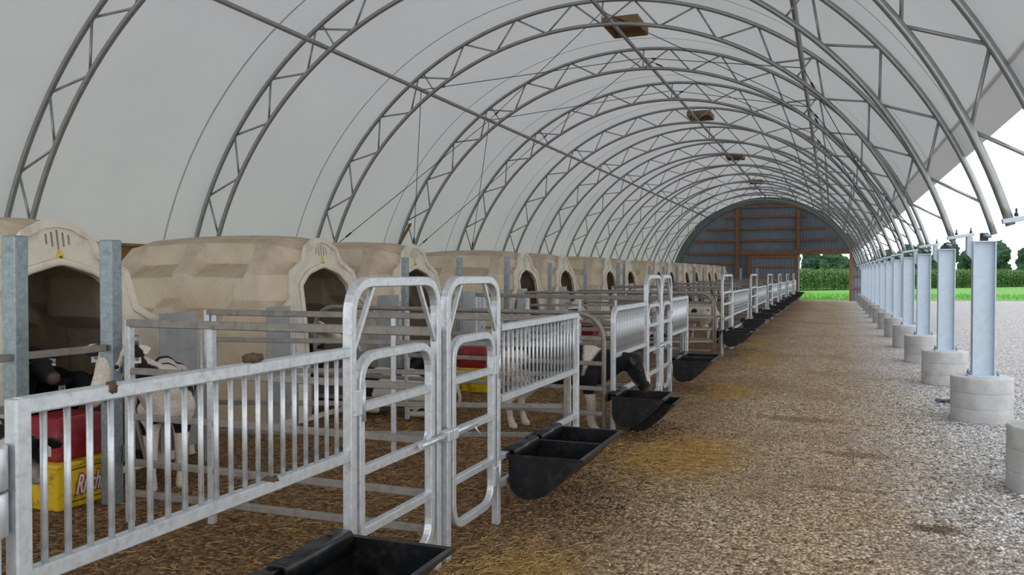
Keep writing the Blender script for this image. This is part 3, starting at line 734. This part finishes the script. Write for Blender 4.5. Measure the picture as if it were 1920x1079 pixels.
# ------------------------------------------------------------------ drinkers
def make_drinker():
    r = empty('drinking_trough')
    # yellow base: flared box, near corner at the origin, running along +Y
    bm = bmesh.new(); L, W_, Hh = .56, .52, .33
    b = [(-W_ + .04, .03), (-.04, .03), (-.04, L - .03), (-W_ + .04, L - .03)]; t = [(-W_, 0), (0, 0), (0, L), (-W_, L)]
    vb = [bm.verts.new((x, y, 0)) for x, y in b]; vt = [bm.verts.new((x, y, Hh)) for x, y in t]
    for i in range(4): bm.faces.new((vb[i], vb[(i + 1) % 4], vt[(i + 1) % 4], vt[i]))
    bm.faces.new(vb[::-1]); bm.faces.new(vt)
    bmesh.ops.bevel(bm, geom=bm.edges[:], offset=.022, segments=3, affect='EDGES', profile=.6)
    mb = MB().bm(bm); mb.box(-W_ - .012, .012, -.012, L + .012, Hh - .03, Hh - .002, .008); mb.build('base', M['yellow'], r)
    bm = bmesh.new(); b = [(-W_ + .04, .05), (-.05, .05), (-.05, L - .05), (-W_ + .04, L - .05)]; t = [(-W_ + .09, .10), (-.12, .10), (-.12, L - .10), (-W_ + .09, L - .10)]
    vb = [bm.verts.new((x, y, Hh - .005)) for x, y in b]; vm = [bm.verts.new((x, y, Hh + .20)) for x, y in b]; vt = [bm.verts.new((x, y, Hh + .285)) for x, y in t]
    for A, B in ((vb, vm), (vm, vt)):
        for i in range(4): bm.faces.new((A[i], A[(i + 1) % 4], B[(i + 1) % 4], B[i]))
    bm.faces.new(vb[::-1]); bm.faces.new(vt); bmesh.ops.bevel(bm, geom=bm.edges[:], offset=.028, segments=3, affect='EDGES', profile=.6)
    MB().bm(bm).build('tank_cover', M['red'], r)
    nrm = V((1, 0, -.12)).normalized()
    mb = MB(); fp = fillet([(.0, .09, .05), (.0, .09, .275), (.0, L - .03, .275), (.0, L - .03, .05)], .03, 4, True)
    mb.sweep([(-.04 + p.z * .121 + .002, p.y, p.z) for p in fp], [(-.003, -.002), (.003, -.002), (.003, .003), (-.003, .003)], (1, 0, 0), closed=True, smooth=False).build('panel_line', M['ink'], r)
    s = .19
    me2 = text_mesh('Ritchie', s, M['redink'], .013, .28, .001); me1 = text_mesh('Ritchie', s, M['tagwhite'], .003, .28, .0025)
    for me, dx in ((me2, .004), (me1, .006)):
        q = link('lettering', me, r, (-.04 + .155 * .121 + dx, .285, .155)); q.scale = (.50, 1, 1)
        q.rotation_euler = (Matrix.Rotation(.12, 3, 'Y') @ Matrix(((0, 0, 1), (1, 0, 0), (0, 1, 0)))).to_euler()
    return r
d0 = make_drinker()
for i, (x, y, lb) in enumerate([(-4.77, 4.03, 'yellow drinker with red cover at the near left corner'), (-4.25, 10.15, 'yellow and red drinker seen through the second arched gate'),
        (-4.4, 16.0, 'yellow and red drinker seen past the round cornered divider'), (-4.3, 22.4, 'yellow and red drinker beyond the middle arched gates'), (-4.3, 28.5, 'small yellow and red drinker in the far pens'), (-4.0, 34.5, 'farthest yellow and red drinker down the pens')]):
    o = d0 if i == 0 else copy_tree(d0); o.location = (x, y, 0); tag(o, lb, 'drinker', 'yellow drinkers')

# ------------------------------------------------------------------ calves
def rcone(mb, p0, r0, p1, r1, n=12):
    p0, p1 = V(p0), V(p1); d = p1 - p0; L = d.length; d = d / L if L > 1e-6 else V((0, 0, 1))
    a = d.orthogonal().normalized(); b = d.cross(a); vs = []; rings = []
    for k in range(5): t = -pi / 2 + (pi / 2) * k / 4 * .98 + .03; rings.append((p0 + d * (r0 * sin(t)), r0 * cos(t)))
    for k in range(5): t = (pi / 2) * k / 4 * .98; rings.append((p1 + d * (r1 * sin(t)), r1 * cos(t)))
    for c, r in rings:
        for i in range(n): vs.append(c + a * (r * cos(2 * pi * i / n)) + b * (r * sin(2 * pi * i / n)))
    m = len(rings); fs = [(k * n + i, k * n + (i + 1) % n, (k + 1) * n + (i + 1) % n, (k + 1) * n + i) for k in range(m - 1) for i in range(n)]
    fs += [tuple(range(n - 1, -1, -1)), tuple(range((m - 1) * n, m * n))]
    mb.add(vs, fs, True)
def calf_skeleton(pose, head):
    """segments (p0, r0, p1, r1) of a calf facing +x; head = (poll, muzzle) points"""
    S_ = []; add = lambda *a: S_.append(a)
    lying = pose == 'lie'
    dz = -.40 if lying else 0.0
    q = lambda x, y, z: (x, y, z + dz)
    # trunk
    add(q(.30, 0, .665), .195, q(.02, 0, .655), .215); add(q(.02, 0, .655), .215, q(-.38, 0, .69), .185)
    add(q(.34, 0, .80), .105, q(-.02, 0, .80), .10); add(q(-.02, 0, .80), .10, q(-.47, 0, .80), .105)
    add(q(-.38, 0, .70), .18, q(-.50, 0, .71), .14); add(q(.34, 0, .62), .17, q(.42, 0, .60), .12)
    for s in (-1, 1): add(q(-.44, .11 * s, .80), .05, q(-.30, .12 * s, .78), .06)
    poll, muz = V(head[0]), V(head[1])
    nb = V(q(.38, 0, .73)); nm = (nb + poll) / 2
    add(tuple(nb), .155, tuple(nm), .115); add(tuple(nm), .115, tuple(poll), .085); add(q(.40, 0, .60), .12, tuple(nm - V((0, 0, .05))), .09)
    # head
    d = (muz - poll); L = d.length; d.normalize(); side = V((0, 0, 1)).cross(d); side = side.normalized() if side.length > .1 else V((0, 1, 0)); dn = side.cross(d).normalized() * (1 if side.cross(d).z < 0 else -1)
    P = lambda f, s, n: tuple(poll + d * (L * f) + side * s + dn * n)
    add(P(.0, 0, .0), .088, P(.38, 0, .02), .080); add(P(.38, 0, .02), .078, P(.86, 0, .012), .050); add(P(.86, .0, .012), .052, P(1.0, 0, .016), .047)
    add(P(.12, 0, .075), .066, P(.55, 0, .07), .052); add(P(.55, 0, .07), .05, P(.95, 0, .045), .034)
    for s in (-1, 1):
        add(P(.25, .058 * s, .0), .034, P(.36, .050 * s, .01), .030)
        add(P(.97, .026 * s, -.006), .026, P(1.02, .022 * s, .0), .022)
    ears = []
    for s in (-1, 1):
        e0 = V(P(-.02, .07 * s, -.005)); e1 = V(P(-.12, .245 * s, .02)); ears.append((e0, e1, d.copy(), dn.copy()))
    if lying:
        for s in (-1, 1):
            add((.34, .13 * s, .20), .085, (.46, .17 * s, .085), .06); add((.46, .17 * s, .075), .055, (.26, .19 * s, .05), .042); add((.26, .19 * s, .05), .04, (.33, .16 * s, .035), .034)
            add((-.40, .13 * s, .26), .15, (-.18, .21 * s, .15), .10); add((-.18, .22 * s, .13), .085, (-.42, .25 * s, .055), .05); add((-.42, .25 * s, .05), .045, (-.20, .28 * s, .035), .034)
    else:
        for s, fx, hx in ((-1, .03, -.05), (1, -.03, .04)):
            y = .105 * s
            add((.34, y, .60), .10, (.31 + fx * .4, y, .43), .066); add((.31 + fx * .4, y, .43), .062, (.34 + fx, y * .95, .265), .043)
            add((.34 + fx, y * .95, .265), .045, (.335 + fx, y * .95, .10), .029); add((.335 + fx, y * .95, .10), .036, (.36 + fx, y * .95, .03), .040); add((.36 + fx, y * .95, .03), .042, (.375 + fx, y * .95, .022), .040)
            y = .115 * s
            add((-.42, y, .66), .145, (-.34 + hx, y * 1.05, .47), .09); add((-.34 + hx, y * 1.05, .47), .085, (-.50 + hx, y, .30), .047)
            add((-.50 + hx, y, .30), .047, (-.475 + hx, y, .11), .031); add((-.475 + hx, y, .11), .037, (-.45 + hx, y, .03), .040); add((-.45 + hx, y, .03), .042, (-.43 + hx, y, .022), .04)
    add(q(-.60, 0, .80), .026, q(-.665, .02, .60), .021); add(q(-.665, .02, .60), .020, q(-.65, .03, .42 if not lying else .5), .026)
    return S_, ears, P, poll, muz
def calf(name_label, pose, loc, rz, head, coat, seed, tagtxt=None, scale=1.0, group=None, vox=.0125):
    segs, ears, P, poll, muz = calf_skeleton(pose, head)
    mb = MB()
    for a in segs: rcone(mb, *a)
    for e0, e1, d, dn in ears:
        ax = (e1 - e0); L = ax.length; ax.normalize(); w_ = ax.cross(dn).normalized(); n_ = w_.cross(ax)
        R = Matrix((ax, w_, n_)).transposed().to_4x4()
        mb.ball((e0 + e1) / 2 + ax * .015, (L * .58, .062, .017), 2, R)
    me = mb.mesh('calf_raw'); o = bpy.data.objects.new('calf_raw', me); COL.objects.link(o)
    m = o.modifiers.new('r', 'REMESH'); m.mode = 'VOXEL'; m.voxel_size = vox; m.use_smooth_shade = True
    m2 = o.modifiers.new('s', 'SMOOTH'); m2.factor = .5; m2.iterations = 5
    bpy.context.view_layer.update()
    body = bpy.data.meshes.new_from_object(o.evaluated_get(bpy.context.evaluated_depsgraph_get()))
    bpy.data.objects.remove(o); body.name = 'calf_body'
    body.materials.clear(); body.materials.append(M['coat'])
    n = len(body.vertices); co = np.empty(n * 3, 'f'); body.vertices.foreach_get('co', co); co = co.reshape(-1, 3)
    wh = np.zeros(n, 'f'); pk = np.zeros(n, 'f'); off = V((seed * 3.1, seed * 1.7, seed))
    dh = (muz - poll); LH = dh.length; dh.normalize()
    dz = -.40 if pose == 'lie' else 0
    for i in range(n):
        p = V(co[i]); nz = noise.noise(p * 4.5 + off) * .55 + noise.noise(p * 11 + off) * .2
        hp = p - poll; f = hp.dot(dh) / LH; rad_ = (hp - dh * (hp.dot(dh))).length
        reg = 'head' if (f > -.25 and rad_ < .24 and f < 1.3 and (p - (poll + muz) / 2).length < .30) else ('leg' if p.z < (.40 if pose != 'lie' else .07) and p.x < .47 else 'body')
        wv = coat(reg, V((p.x, p.y, p.z - dz)), f, hp.dot(V((-dh.y, dh.x, 0)).normalized() if abs(dh.z) < .98 else V((0, 1, 0))), nz)
        wh[i] = min(1, max(0, .5 + wv * 28))
        if reg == 'head' and f > .9: pk[i] = min(.8, (f - .9) * 8) * (1 if wh[i] > .5 else .25)
    for nm, arr in (('white', wh), ('pink', pk)):
        at = body.attributes.new(nm, 'FLOAT', 'POINT'); at.data.foreach_set('value', arr)
    body.polygons.foreach_set('use_smooth', [True] * len(body.polygons))
    r = empty('calf', loc, rz, name_label, 'calf', group); r.scale = (scale,) * 3
    link('body', body, r)
    for s in (-1, 1): MB().ball(P(.30, .083 * s, -.008), .0155, 2).build('eye', M['eye'], r)
    if pose != 'lie':
        pass
    if tagtxt:
        for s in ((-1, 1) if len(tagtxt) > 0 else ()):
            e0, e1, d, dn = ears[0 if s < 0 else 1]; c = (e0 + e1) / 2 + dn * .03 + d * .02
            mbt = MB(); pts = [(-.032, -.05), (-.032, .01), (-.01, .028), (.01, .028), (.032, .01), (.032, -.05)]; k = len(pts)
            mbt.add([(x, y_, z) for x in (-.003, .003) for y_, z in pts], [tuple(range(k - 1, -1, -1)), tuple(range(k, 2 * k))] + [(i, (i + 1) % k, k + (i + 1) % k, k + i) for i in range(k)])
            t = mbt.build('ear_tag', M['tagwhite'], r, c); t.rotation_euler = (0, 0, TAGROT.get(seed, 0)); t['label'] = 'white ear tag'
            tm = text_mesh(tagtxt, .03, M['ink'], .001, 0, .0006); q = link('tag_number', tm, t, (.0035, 0, -.024)); q.rotation_euler = (pi / 2, 0, pi / 2)
    return r
TAGROT = {}
def zat(p, c, r): return 1 - sqrt(((p.x - c[0]) / r[0]) ** 2 + ((p.y - c[1]) / r[1]) ** 2 + ((p.z - c[2]) / r[2]) ** 2)
def coat_spotted(reg, p, f, s, nz):          # white calf with black dashes, black ears
    if reg == 'head': return .12 - abs(s) * 2.2 + .18 + nz * .3 if abs(s) < .12 else -.3
    if reg == 'leg': return .5
    return .30 - max(0, noise.noise(V((p.x * 5, p.y * 5, p.z * 3)) + V((3, 1, 4)))) * 2.6 + nz * .3
def coat_dark(reg, p, f, s, nz): return -.35 + nz * .3 if reg != 'leg' else -.2 + nz
def coat_blaze(reg, p, f, s, nz):            # black with a white blaze
    if reg == 'head': return .055 - abs(s) + nz * .05 if f < .85 else .1
    if reg == 'leg': return .3 + (.25 - p.z)
    return -.12 + nz
def coat_feeding(reg, p, f, s, nz):          # black, white saddle stripe, white legs and rump
    if reg == 'head': return .028 - abs(s) + nz * .02 if .15 < f < .75 else -.3
    if reg == 'leg': return .45 - abs(p.z - .2) * .3
    st = .015 + max(0, p.z - .72) * .5 - abs(p.x - .33 - (p.z - .8) * .3) + nz * .04 if p.z > .60 else -.2
    rp = (-.34 - p.x) + (.60 - p.z) * .4 + nz * .35
    return max(st, rp)
def coat_patch(reg, p, f, s, nz):
    if reg == 'head': return .10 - abs(s) + nz * .1 + (.25 if f < .3 else 0)
    if reg == 'leg': return .4
    return nz * 1.1 + .02
def coat_white(reg, p, f, s, nz):
    if reg == 'head': return .2 + nz * .4
    return .22 + nz * .9
R90 = radians
TAGROT.update({1: 0, 2: 0, 3: 0, 4: pi})
UPH = ((.66, 0, 1.00), (.93, 0, .84)); LOWH = ((.70, 0, .62), (.83, 0, .36)); FWD = ((.70, 0, .86), (.99, 0, .72))
LH1 = ((.62, 0, .56), (.90, 0, .46)); LH2 = ((.60, .12, .50), (.74, .33, .40))
calf('white calf with black dashes standing behind the square post by the drinker', 'stand', (-4.86, 5.07, 0), R90(-45), ((.58, -.34, 1.02), (.74, -.46, .73)), coat_spotted, 1, '60', 1.02, 'calves in the pens')
calf('nearly black calf with white ear tags standing in the nearest hutch', 'stand', (-6.2, 4.60, 0), R90(-8), ((.66, 0, 1.02), (.93, 0, .88)), coat_dark, 2, '3574', .95, 'calves in the pens', .016)
calf('dark calf with lowered head standing in the right half of the nearest hutch doorway', 'stand', (-6.25, 5.06, 0), R90(-6), ((.64, 0, .80), (.88, 0, .64)), coat_dark, 3, '62', .92, 'calves in the pens', .016)
calf('black calf whose ear hangs before the red drinker cover at the left edge', 'stand', (-4.13, 2.93, 0), R90(115), ((.66, 0, .67), (.86, 0, .42)), coat_blaze, 4, '35', .9, 'calves in the pens')
calf('dark calf with white blaze standing in the second hutch doorway', 'stand', (-5.95, 8.05, 0), R90(2), ((.60, -.20, 1.02), (.80, -.02, .90)), coat_blaze, 5, None, .97, 'calves in the pens')
calf('calf lying in the straw with white head and patched side behind the near arched gate', 'lie', (-4.5, 8.3, .03), R90(186), ((.60, 0, .50), (.86, .08, .40)), coat_patch, 6, None, 1.0, 'calves in the pens')
calf('black headed calf lying right of the patched calf near the third hutch', 'lie', (-5.15, 9.98, .02), R90(300), ((.60, .1, .56), (.80, .26, .46)), coat_dark, 7, None, .9, 'calves in the pens', .016)
calf('black calf with white stripe over its back eating from a trough', 'stand', (-2.62, 8.17, 0), R90(8), ((.80, 0, .74), (.94, 0, .45)), coat_feeding, 8, None, .96, 'calves in the pens')
calf('black and white calf standing before the fourth hutch', 'stand', (-4.9, 15.2, 0), R90(75), UPH, coat_patch, 9, None, 1.0, 'calves in the pens', .018)
calf('white calf with a few black patches behind the first mesh panel', 'stand', (-2.9, 19.6, 0), R90(140), LOWH, coat_white, 10, None, .95, 'calves in the pens', .02)
calf('small patched calf lying in the pen past the pale slatted panel', 'lie', (-3.6, 17.3, .02), R90(120), LH1, coat_patch, 11, None, 1.0, 'calves in the pens', .02)

# ------------------------------------------------------------------ loose things on the ground
mb = MB(); bm = bmesh.new(); bmesh.ops.create_grid(bm, x_segments=24, y_segments=14, size=.5)
for v in bm.verts:
    x, y = v.co.x, v.co.y; v.co.z = .015 + .11 * max(0, 1 - (abs(x - .25) * 2.6)) * max(0, 1 - abs(y) * 2) + .05 * abs(noise.noise(V((x * 5, y * 5, 3))))
mb.bm(bm, True, Matrix.Diagonal((.42, .22, .6, 1)))
o = mb.build('cloth_rag', M['rag'], None, (1.42, 11.6, .0)); o.rotation_euler.z = .1
tag(o, 'crumpled dark blue cloth lying between the two nearest full footings', 'cloth')

def strew(name, mat, count, fn, n_, label, cat):
    """many small loose bits in one mesh; fn() -> list of verts (n_ verts each); faces from template"""
    return None
rng = np.random.default_rng(5)
ICO = bmesh.new(); bmesh.ops.create_icosphere(ICO, subdivisions=1, radius=1); ICO.verts.index_update()
IV = np.array([v.co[:] for v in ICO.verts]); IF = np.array([[v.index for v in f.verts] for f in ICO.faces]); ICO.free()
def bits(name, mat, pos, size, flat, label, cat, squash=None, extra=None):
    n = len(pos); k = len(IV)
    ang = rng.uniform(0, 2 * pi, n); sc = np.stack([size * rng.uniform(.8, 1.5, n), size * rng.uniform(.6, 1.1, n), size * flat * rng.uniform(.6, 1.1, n)], 1)
    jit = rng.uniform(.72, 1.15, (n, k, 1)); P = IV[None] * jit * sc[:, None, :]
    c, s = np.cos(ang)[:, None], np.sin(ang)[:, None]
    X = P[..., 0] * c - P[..., 1] * s; Y = P[..., 0] * s + P[..., 1] * c
    Pw = np.stack([X, Y, P[..., 2]], -1) + pos[:, None, :]
    F = (IF[None] + (np.arange(n) * k)[:, None, None]).reshape(-1, 3)
    me = bpy.data.meshes.new(name); me.vertices.add(n * k); me.vertices.foreach_set('co', Pw.astype('f').ravel())
    me.loops.add(F.size); me.loops.foreach_set('vertex_index', F.astype('i').ravel())
    me.polygons.add(len(F)); me.polygons.foreach_set('loop_start', (np.arange(len(F)) * 3).astype('i'))
    me.update(calc_edges=True); me.materials.append(mat)
    return tag(link(name, me), label, cat, kind='stuff')
def scat(n, x0, x1, y0, y1, p=1.6):
    y = y0 + (y1 - y0) * rng.random(n) ** p; x = rng.uniform(x0, x1, n); return np.stack([x, y, np.zeros(n)], 1)
pos = np.concatenate([scat(26000, -1.7, 2.6, 2.6, 15, 1.5), scat(7000, .4, 2.6, 3.5, 13, 1.2)])
keep = np.ones(len(pos), bool)
for y in TY: keep &= np.hypot(pos[:, 0] - 1.52, pos[:, 1] - y) > .32
pos = pos[keep]
near_pen = (pos[:, 0] < -1.2) & (rng.random(len(pos)) < .6); pos = pos[~near_pen]
sz = rng.uniform(.005, .0135, len(pos)) * (1 + .25 * (pos[:, 0] > .6))
bits('loose_gravel', M['pebble'], pos, sz, .65, 'loose grey and beige gravel stones over the alley', 'gravel')
pos = np.concatenate([scat(6000, -4.7, -1.75, 2.4, 11, 1.4), scat(1800, -2.0, -1.3, 2.6, 9, 1.2)])
bits('dirt_clods', M['clod'], pos, rng.uniform(.005, .02, len(pos)), .6, 'brown dirt clods and bedding on the pen floor', 'dirt')
def strands(name, mat, pos, length, width, label, cat, lift=.02):
    n = len(pos); a = rng.uniform(0, 2 * pi, n); L = length * rng.uniform(.4, 1.3, n); w_ = width
    dx, dy = np.cos(a) * L / 2, np.sin(a) * L / 2; px, py = -np.sin(a) * w_ / 2, np.cos(a) * w_ / 2
    z0 = rng.uniform(.002, lift, n); z1 = rng.uniform(.002, lift, n); zm = (z0 + z1) / 2 + rng.uniform(0, .005, n)
    bd_ = L * rng.uniform(-.03, .03, n); bx, by = -np.sin(a) * bd_, np.cos(a) * bd_
    vs = []
    for t, z, bd in ((-1, z0, 0), (0, zm, 1), (1, z1, 0)):
        for s, dz in ((-1, 0), (1, 0), (0, w_ * .7)):
            vs.append(np.stack([pos[:, 0] + dx * t + bx * bd + px * s * (s != 0), pos[:, 1] + dy * t + by * bd + py * s, z + dz], 1))
    Vv = np.stack(vs, 1); k = 9
    T = np.array([[0, 3, 4, 1], [3, 6, 7, 4], [1, 4, 5, 2], [4, 7, 8, 5], [2, 5, 3, 0], [5, 8, 6, 3]])
    F = (T[None] + (np.arange(n) * k)[:, None, None]).reshape(-1, 4)
    me = bpy.data.meshes.new(name); me.vertices.add(n * k); me.vertices.foreach_set('co', Vv.astype('f').ravel())
    me.loops.add(F.size); me.loops.foreach_set('vertex_index', F.astype('i').ravel())
    me.polygons.add(len(F)); me.polygons.foreach_set('loop_start', (np.arange(len(F)) * 4).astype('i'))
    me.update(calc_edges=True); me.materials.append(mat); return tag(link(name, me), label, cat, kind='stuff')
def blob(n, cx, cy, sx, sy): return np.stack([rng.normal(cx, sx, n), rng.normal(cy, sy, n), np.zeros(n)], 1)
pos = np.concatenate([blob(2600, -1.25, 7.3, .33, .65), blob(1300, -1.55, 4.05, .22, .38), blob(700, -1.75, 3.3, .25, .6), blob(900, -1.35, 11.5, .3, .9), blob(900, -1.3, 16, .35, 1.6),
    scat(1500, -4.6, -2.1, 2.6, 7, 1), scat(3200, -5.0, -2.1, 6.6, 12, 1), scat(1200, -5, -2.1, 12, 22, 1), scat(600, -1.9, .6, 2.6, 14, 1.2)])
strands('loose_straw', M['straw'], pos, .08, .0032, 'loose golden straw on the pen floor and beside the troughs', 'straw')

# ------------------------------------------------------------------ outdoors: lawn, corn, trees
mb = MB(); mb.add([(-40, 55.0, .012), (3.2, 53.0, .012), (9, 55.5, .012), (40, 62, .012), (90, 90, .012), (90, 170, .012), (-40, 170, .012)], [(0, 1, 2, 3, 4, 5, 6)])
tag(mb.build('grass_field', M['lawn']), 'bright green mown grass strip before the corn', 'grass', kind='stuff')
mb = MB(); mb.add([(-60, -8, .012), (-10.6, -8, .012), (-10.6, 54, .012), (-60, 54, .012)], [(0, 1, 2, 3)])
tag(mb.build('grass_verge', M['lawn']), 'green grass outside beyond the hutches', 'grass', kind='stuff')
def tri_mesh(name, mat, Vv, F, label, cat):
    n, k, _ = Vv.shape; F = (F[None] + (np.arange(n) * k)[:, None, None]).reshape(-1, 4)
    me = bpy.data.meshes.new(name); me.vertices.add(n * k); me.vertices.foreach_set('co', Vv.astype('f').ravel())
    me.loops.add(F.size); me.loops.foreach_set('vertex_index', F.astype('i').ravel())
    me.polygons.add(len(F)); me.polygons.foreach_set('loop_start', (np.arange(len(F)) * 4).astype('i'))
    me.update(calc_edges=True); me.materials.append(mat); return tag(link(name, me), label, cat, kind='stuff')
def corn(name, p0, p1, rows, gap, spacing, h, label):
    p0, p1 = np.array(p0), np.array(p1); d = p1 - p0; L = np.hypot(*d); d = d / L; nrm = np.array([-d[1], d[0]])
    t = np.arange(0, L, spacing); base = np.concatenate([(p0 + d * (t[:, None] + rng.uniform(-.05, .05, (len(t), 1))) + nrm * (r * gap + rng.uniform(-.08, .08, (len(t), 1)))) for r in range(rows)])
    n = len(base); H_ = h * rng.uniform(.9, 1.06, n); lv = []
    for k in range(13):
        f = .10 + .86 * k / 12; a = rng.uniform(0, 2 * pi, n); Lf = .55 * rng.uniform(.7, 1.2, n) * (1 - .45 * abs(f - .5)); z = H_ * f
        ux, uy = np.cos(a), np.sin(a); wx, wy = -uy * .045, ux * .045; pts = []
        for s, zz, ww in ((0, 0, .4), (.45, .16, 1), (.8, .12, .8), (1, -.08, .1)):
            for sg in (-1, 1): pts.append(np.stack([base[:, 0] + ux * Lf * s + wx * ww * sg, base[:, 1] + uy * Lf * s + wy * ww * sg, z + zz * Lf], 1))
        lv.append(np.stack(pts, 1))
    # stalk and tassel as narrow crossed leaves
    for a in (0.3, 1.9):
        wx, wy = np.cos(a) * .014, np.sin(a) * .014; pts = []
        for f in (0, .4, .8, 1.06):
            for sg in (-1, 1): pts.append(np.stack([base[:, 0] + wx * sg, base[:, 1] + wy * sg, H_ * f], 1))
        lv.append(np.stack(pts, 1))
    Vv = np.concatenate(lv, 0); F = np.array([[0, 1, 3, 2], [2, 3, 5, 4], [4, 5, 7, 6]])
    return tri_mesh(name, M['corn'], Vv, F, label, cat='corn')
corn('corn_rows', (-14, 65), (40, 140), 5, .75, .17, 1.95, 'tall green corn standing beyond the end opening and the yard')
corn('corn_rows', (-26, 2), (-26, 46), 3, .75, .2, 1.9, 'green corn glimpsed outside between the nearest hutches')
n = 9000; g = np.stack([rng.uniform(-4, 22, n), 53.2 + rng.random(n) ** 1.4 * 16, np.zeros(n)], 1); g = g[g[:, 1] > 53.2 + np.maximum(0, g[:, 0] - 2) * .45]
n = len(g); hh = rng.uniform(.06, .22, n); a = rng.uniform(0, pi, n); lx, ly = rng.normal(0, .05, n), rng.normal(0, .05, n)
vs = []
for f, ww in ((0, 1), (.5, .8), (1, .15)):
    for s in (-1, 1): vs.append(np.stack([g[:, 0] + np.cos(a) * .015 * ww * s + lx * f, g[:, 1] + np.sin(a) * .015 * ww * s + ly * f, hh * f], 1))
tri_mesh('grass_tufts', M['grassblade'], np.stack(vs, 1), np.array([[0, 1, 3, 2], [2, 3, 5, 4]]), 'rough grass blades along the gravel edge', 'grass')

def tree(x, y, h, wd, mat, label, seed, trunk=.25, name='tree', cat='tree'):
    rr = random.Random(seed); r = empty(name, (x, y, 0), 0, label, cat, 'trees beyond the corn' if cat == 'tree' else 'hedge bushes outside')
    mb = MB()
    for k in range(9):
        f = rr.uniform(.2, .86); a = rr.uniform(0, 2 * pi); rad = wd * .5 * (1 - abs(f - .45) * .9) * rr.uniform(.1, .62)
        s = wd * rr.uniform(.22, .34) * (1.15 - .5 * f)
        bm = bmesh.new(); bmesh.ops.create_icosphere(bm, subdivisions=4, radius=1)
        o3 = V((rr.random() * 50, rr.random() * 50, 0))
        for v in bm.verts: v.co *= 1 + .34 * noise.noise(v.co * 2.1 + o3) + .26 * noise.noise(v.co * 6 + o3) + .16 * noise.noise(v.co * 14 + o3)
        mb.bm(bm, False, Matrix.Translation((rad * cos(a), rad * sin(a), h * f * .92)) @ Matrix.Diagonal((s, s, s * .95, 1)))
    mb.build('crown', mat, r); MB().tube((0, 0, 0), (0, 0, h * .6), trunk, 8, trunk * .5).build('trunk', M['trunk'], r)
    return r
tx = -16.0; k = 0; rt_ = random.Random(3)
while tx < 44:
    yy = 150 + rt_.uniform(-6, 6); dark = (k % 3) != 1
    f = (tx + 6) / 40
    h = rt_.uniform(5.2, 7.4) + (1.2 if 10 < tx < 26 else 0)
    tree(tx, yy, h, rt_.uniform(4.4, 5.4), M['tree_a'] if dark else M['tree_b'], f"{'dark' if dark else 'mid green'} tree, {ORD[min(k,15)]} from the left in the tree line beyond the corn", 40 + k, .3)
    tx += rt_.uniform(3.4, 4.6); k += 1
tx = -14.0; k2 = 0
while tx < 48:
    tree(tx, 172 + rt_.uniform(-3, 3), rt_.uniform(5.6, 7.0), rt_.uniform(4.8, 5.6), M['tree_b'] if k2 % 2 else M['tree_a'], f"tree of the rear row of the tree line, {ORD[min(k2, 15)]} from the left", 140 + k2, .3)
    tx += rt_.uniform(4.2, 5.2); k2 += 1
for k, (x, y, h) in enumerate([(-34, 14, 5.5), (-34, 24, 6), (-35, 31, 5.6), (-34, 38, 6)]):
    tree(x, y, h, 6.5, M['bush'], f'{ORD[k]} dark green tree outside beyond the hutches, counted from the camera', 80 + k, .3)
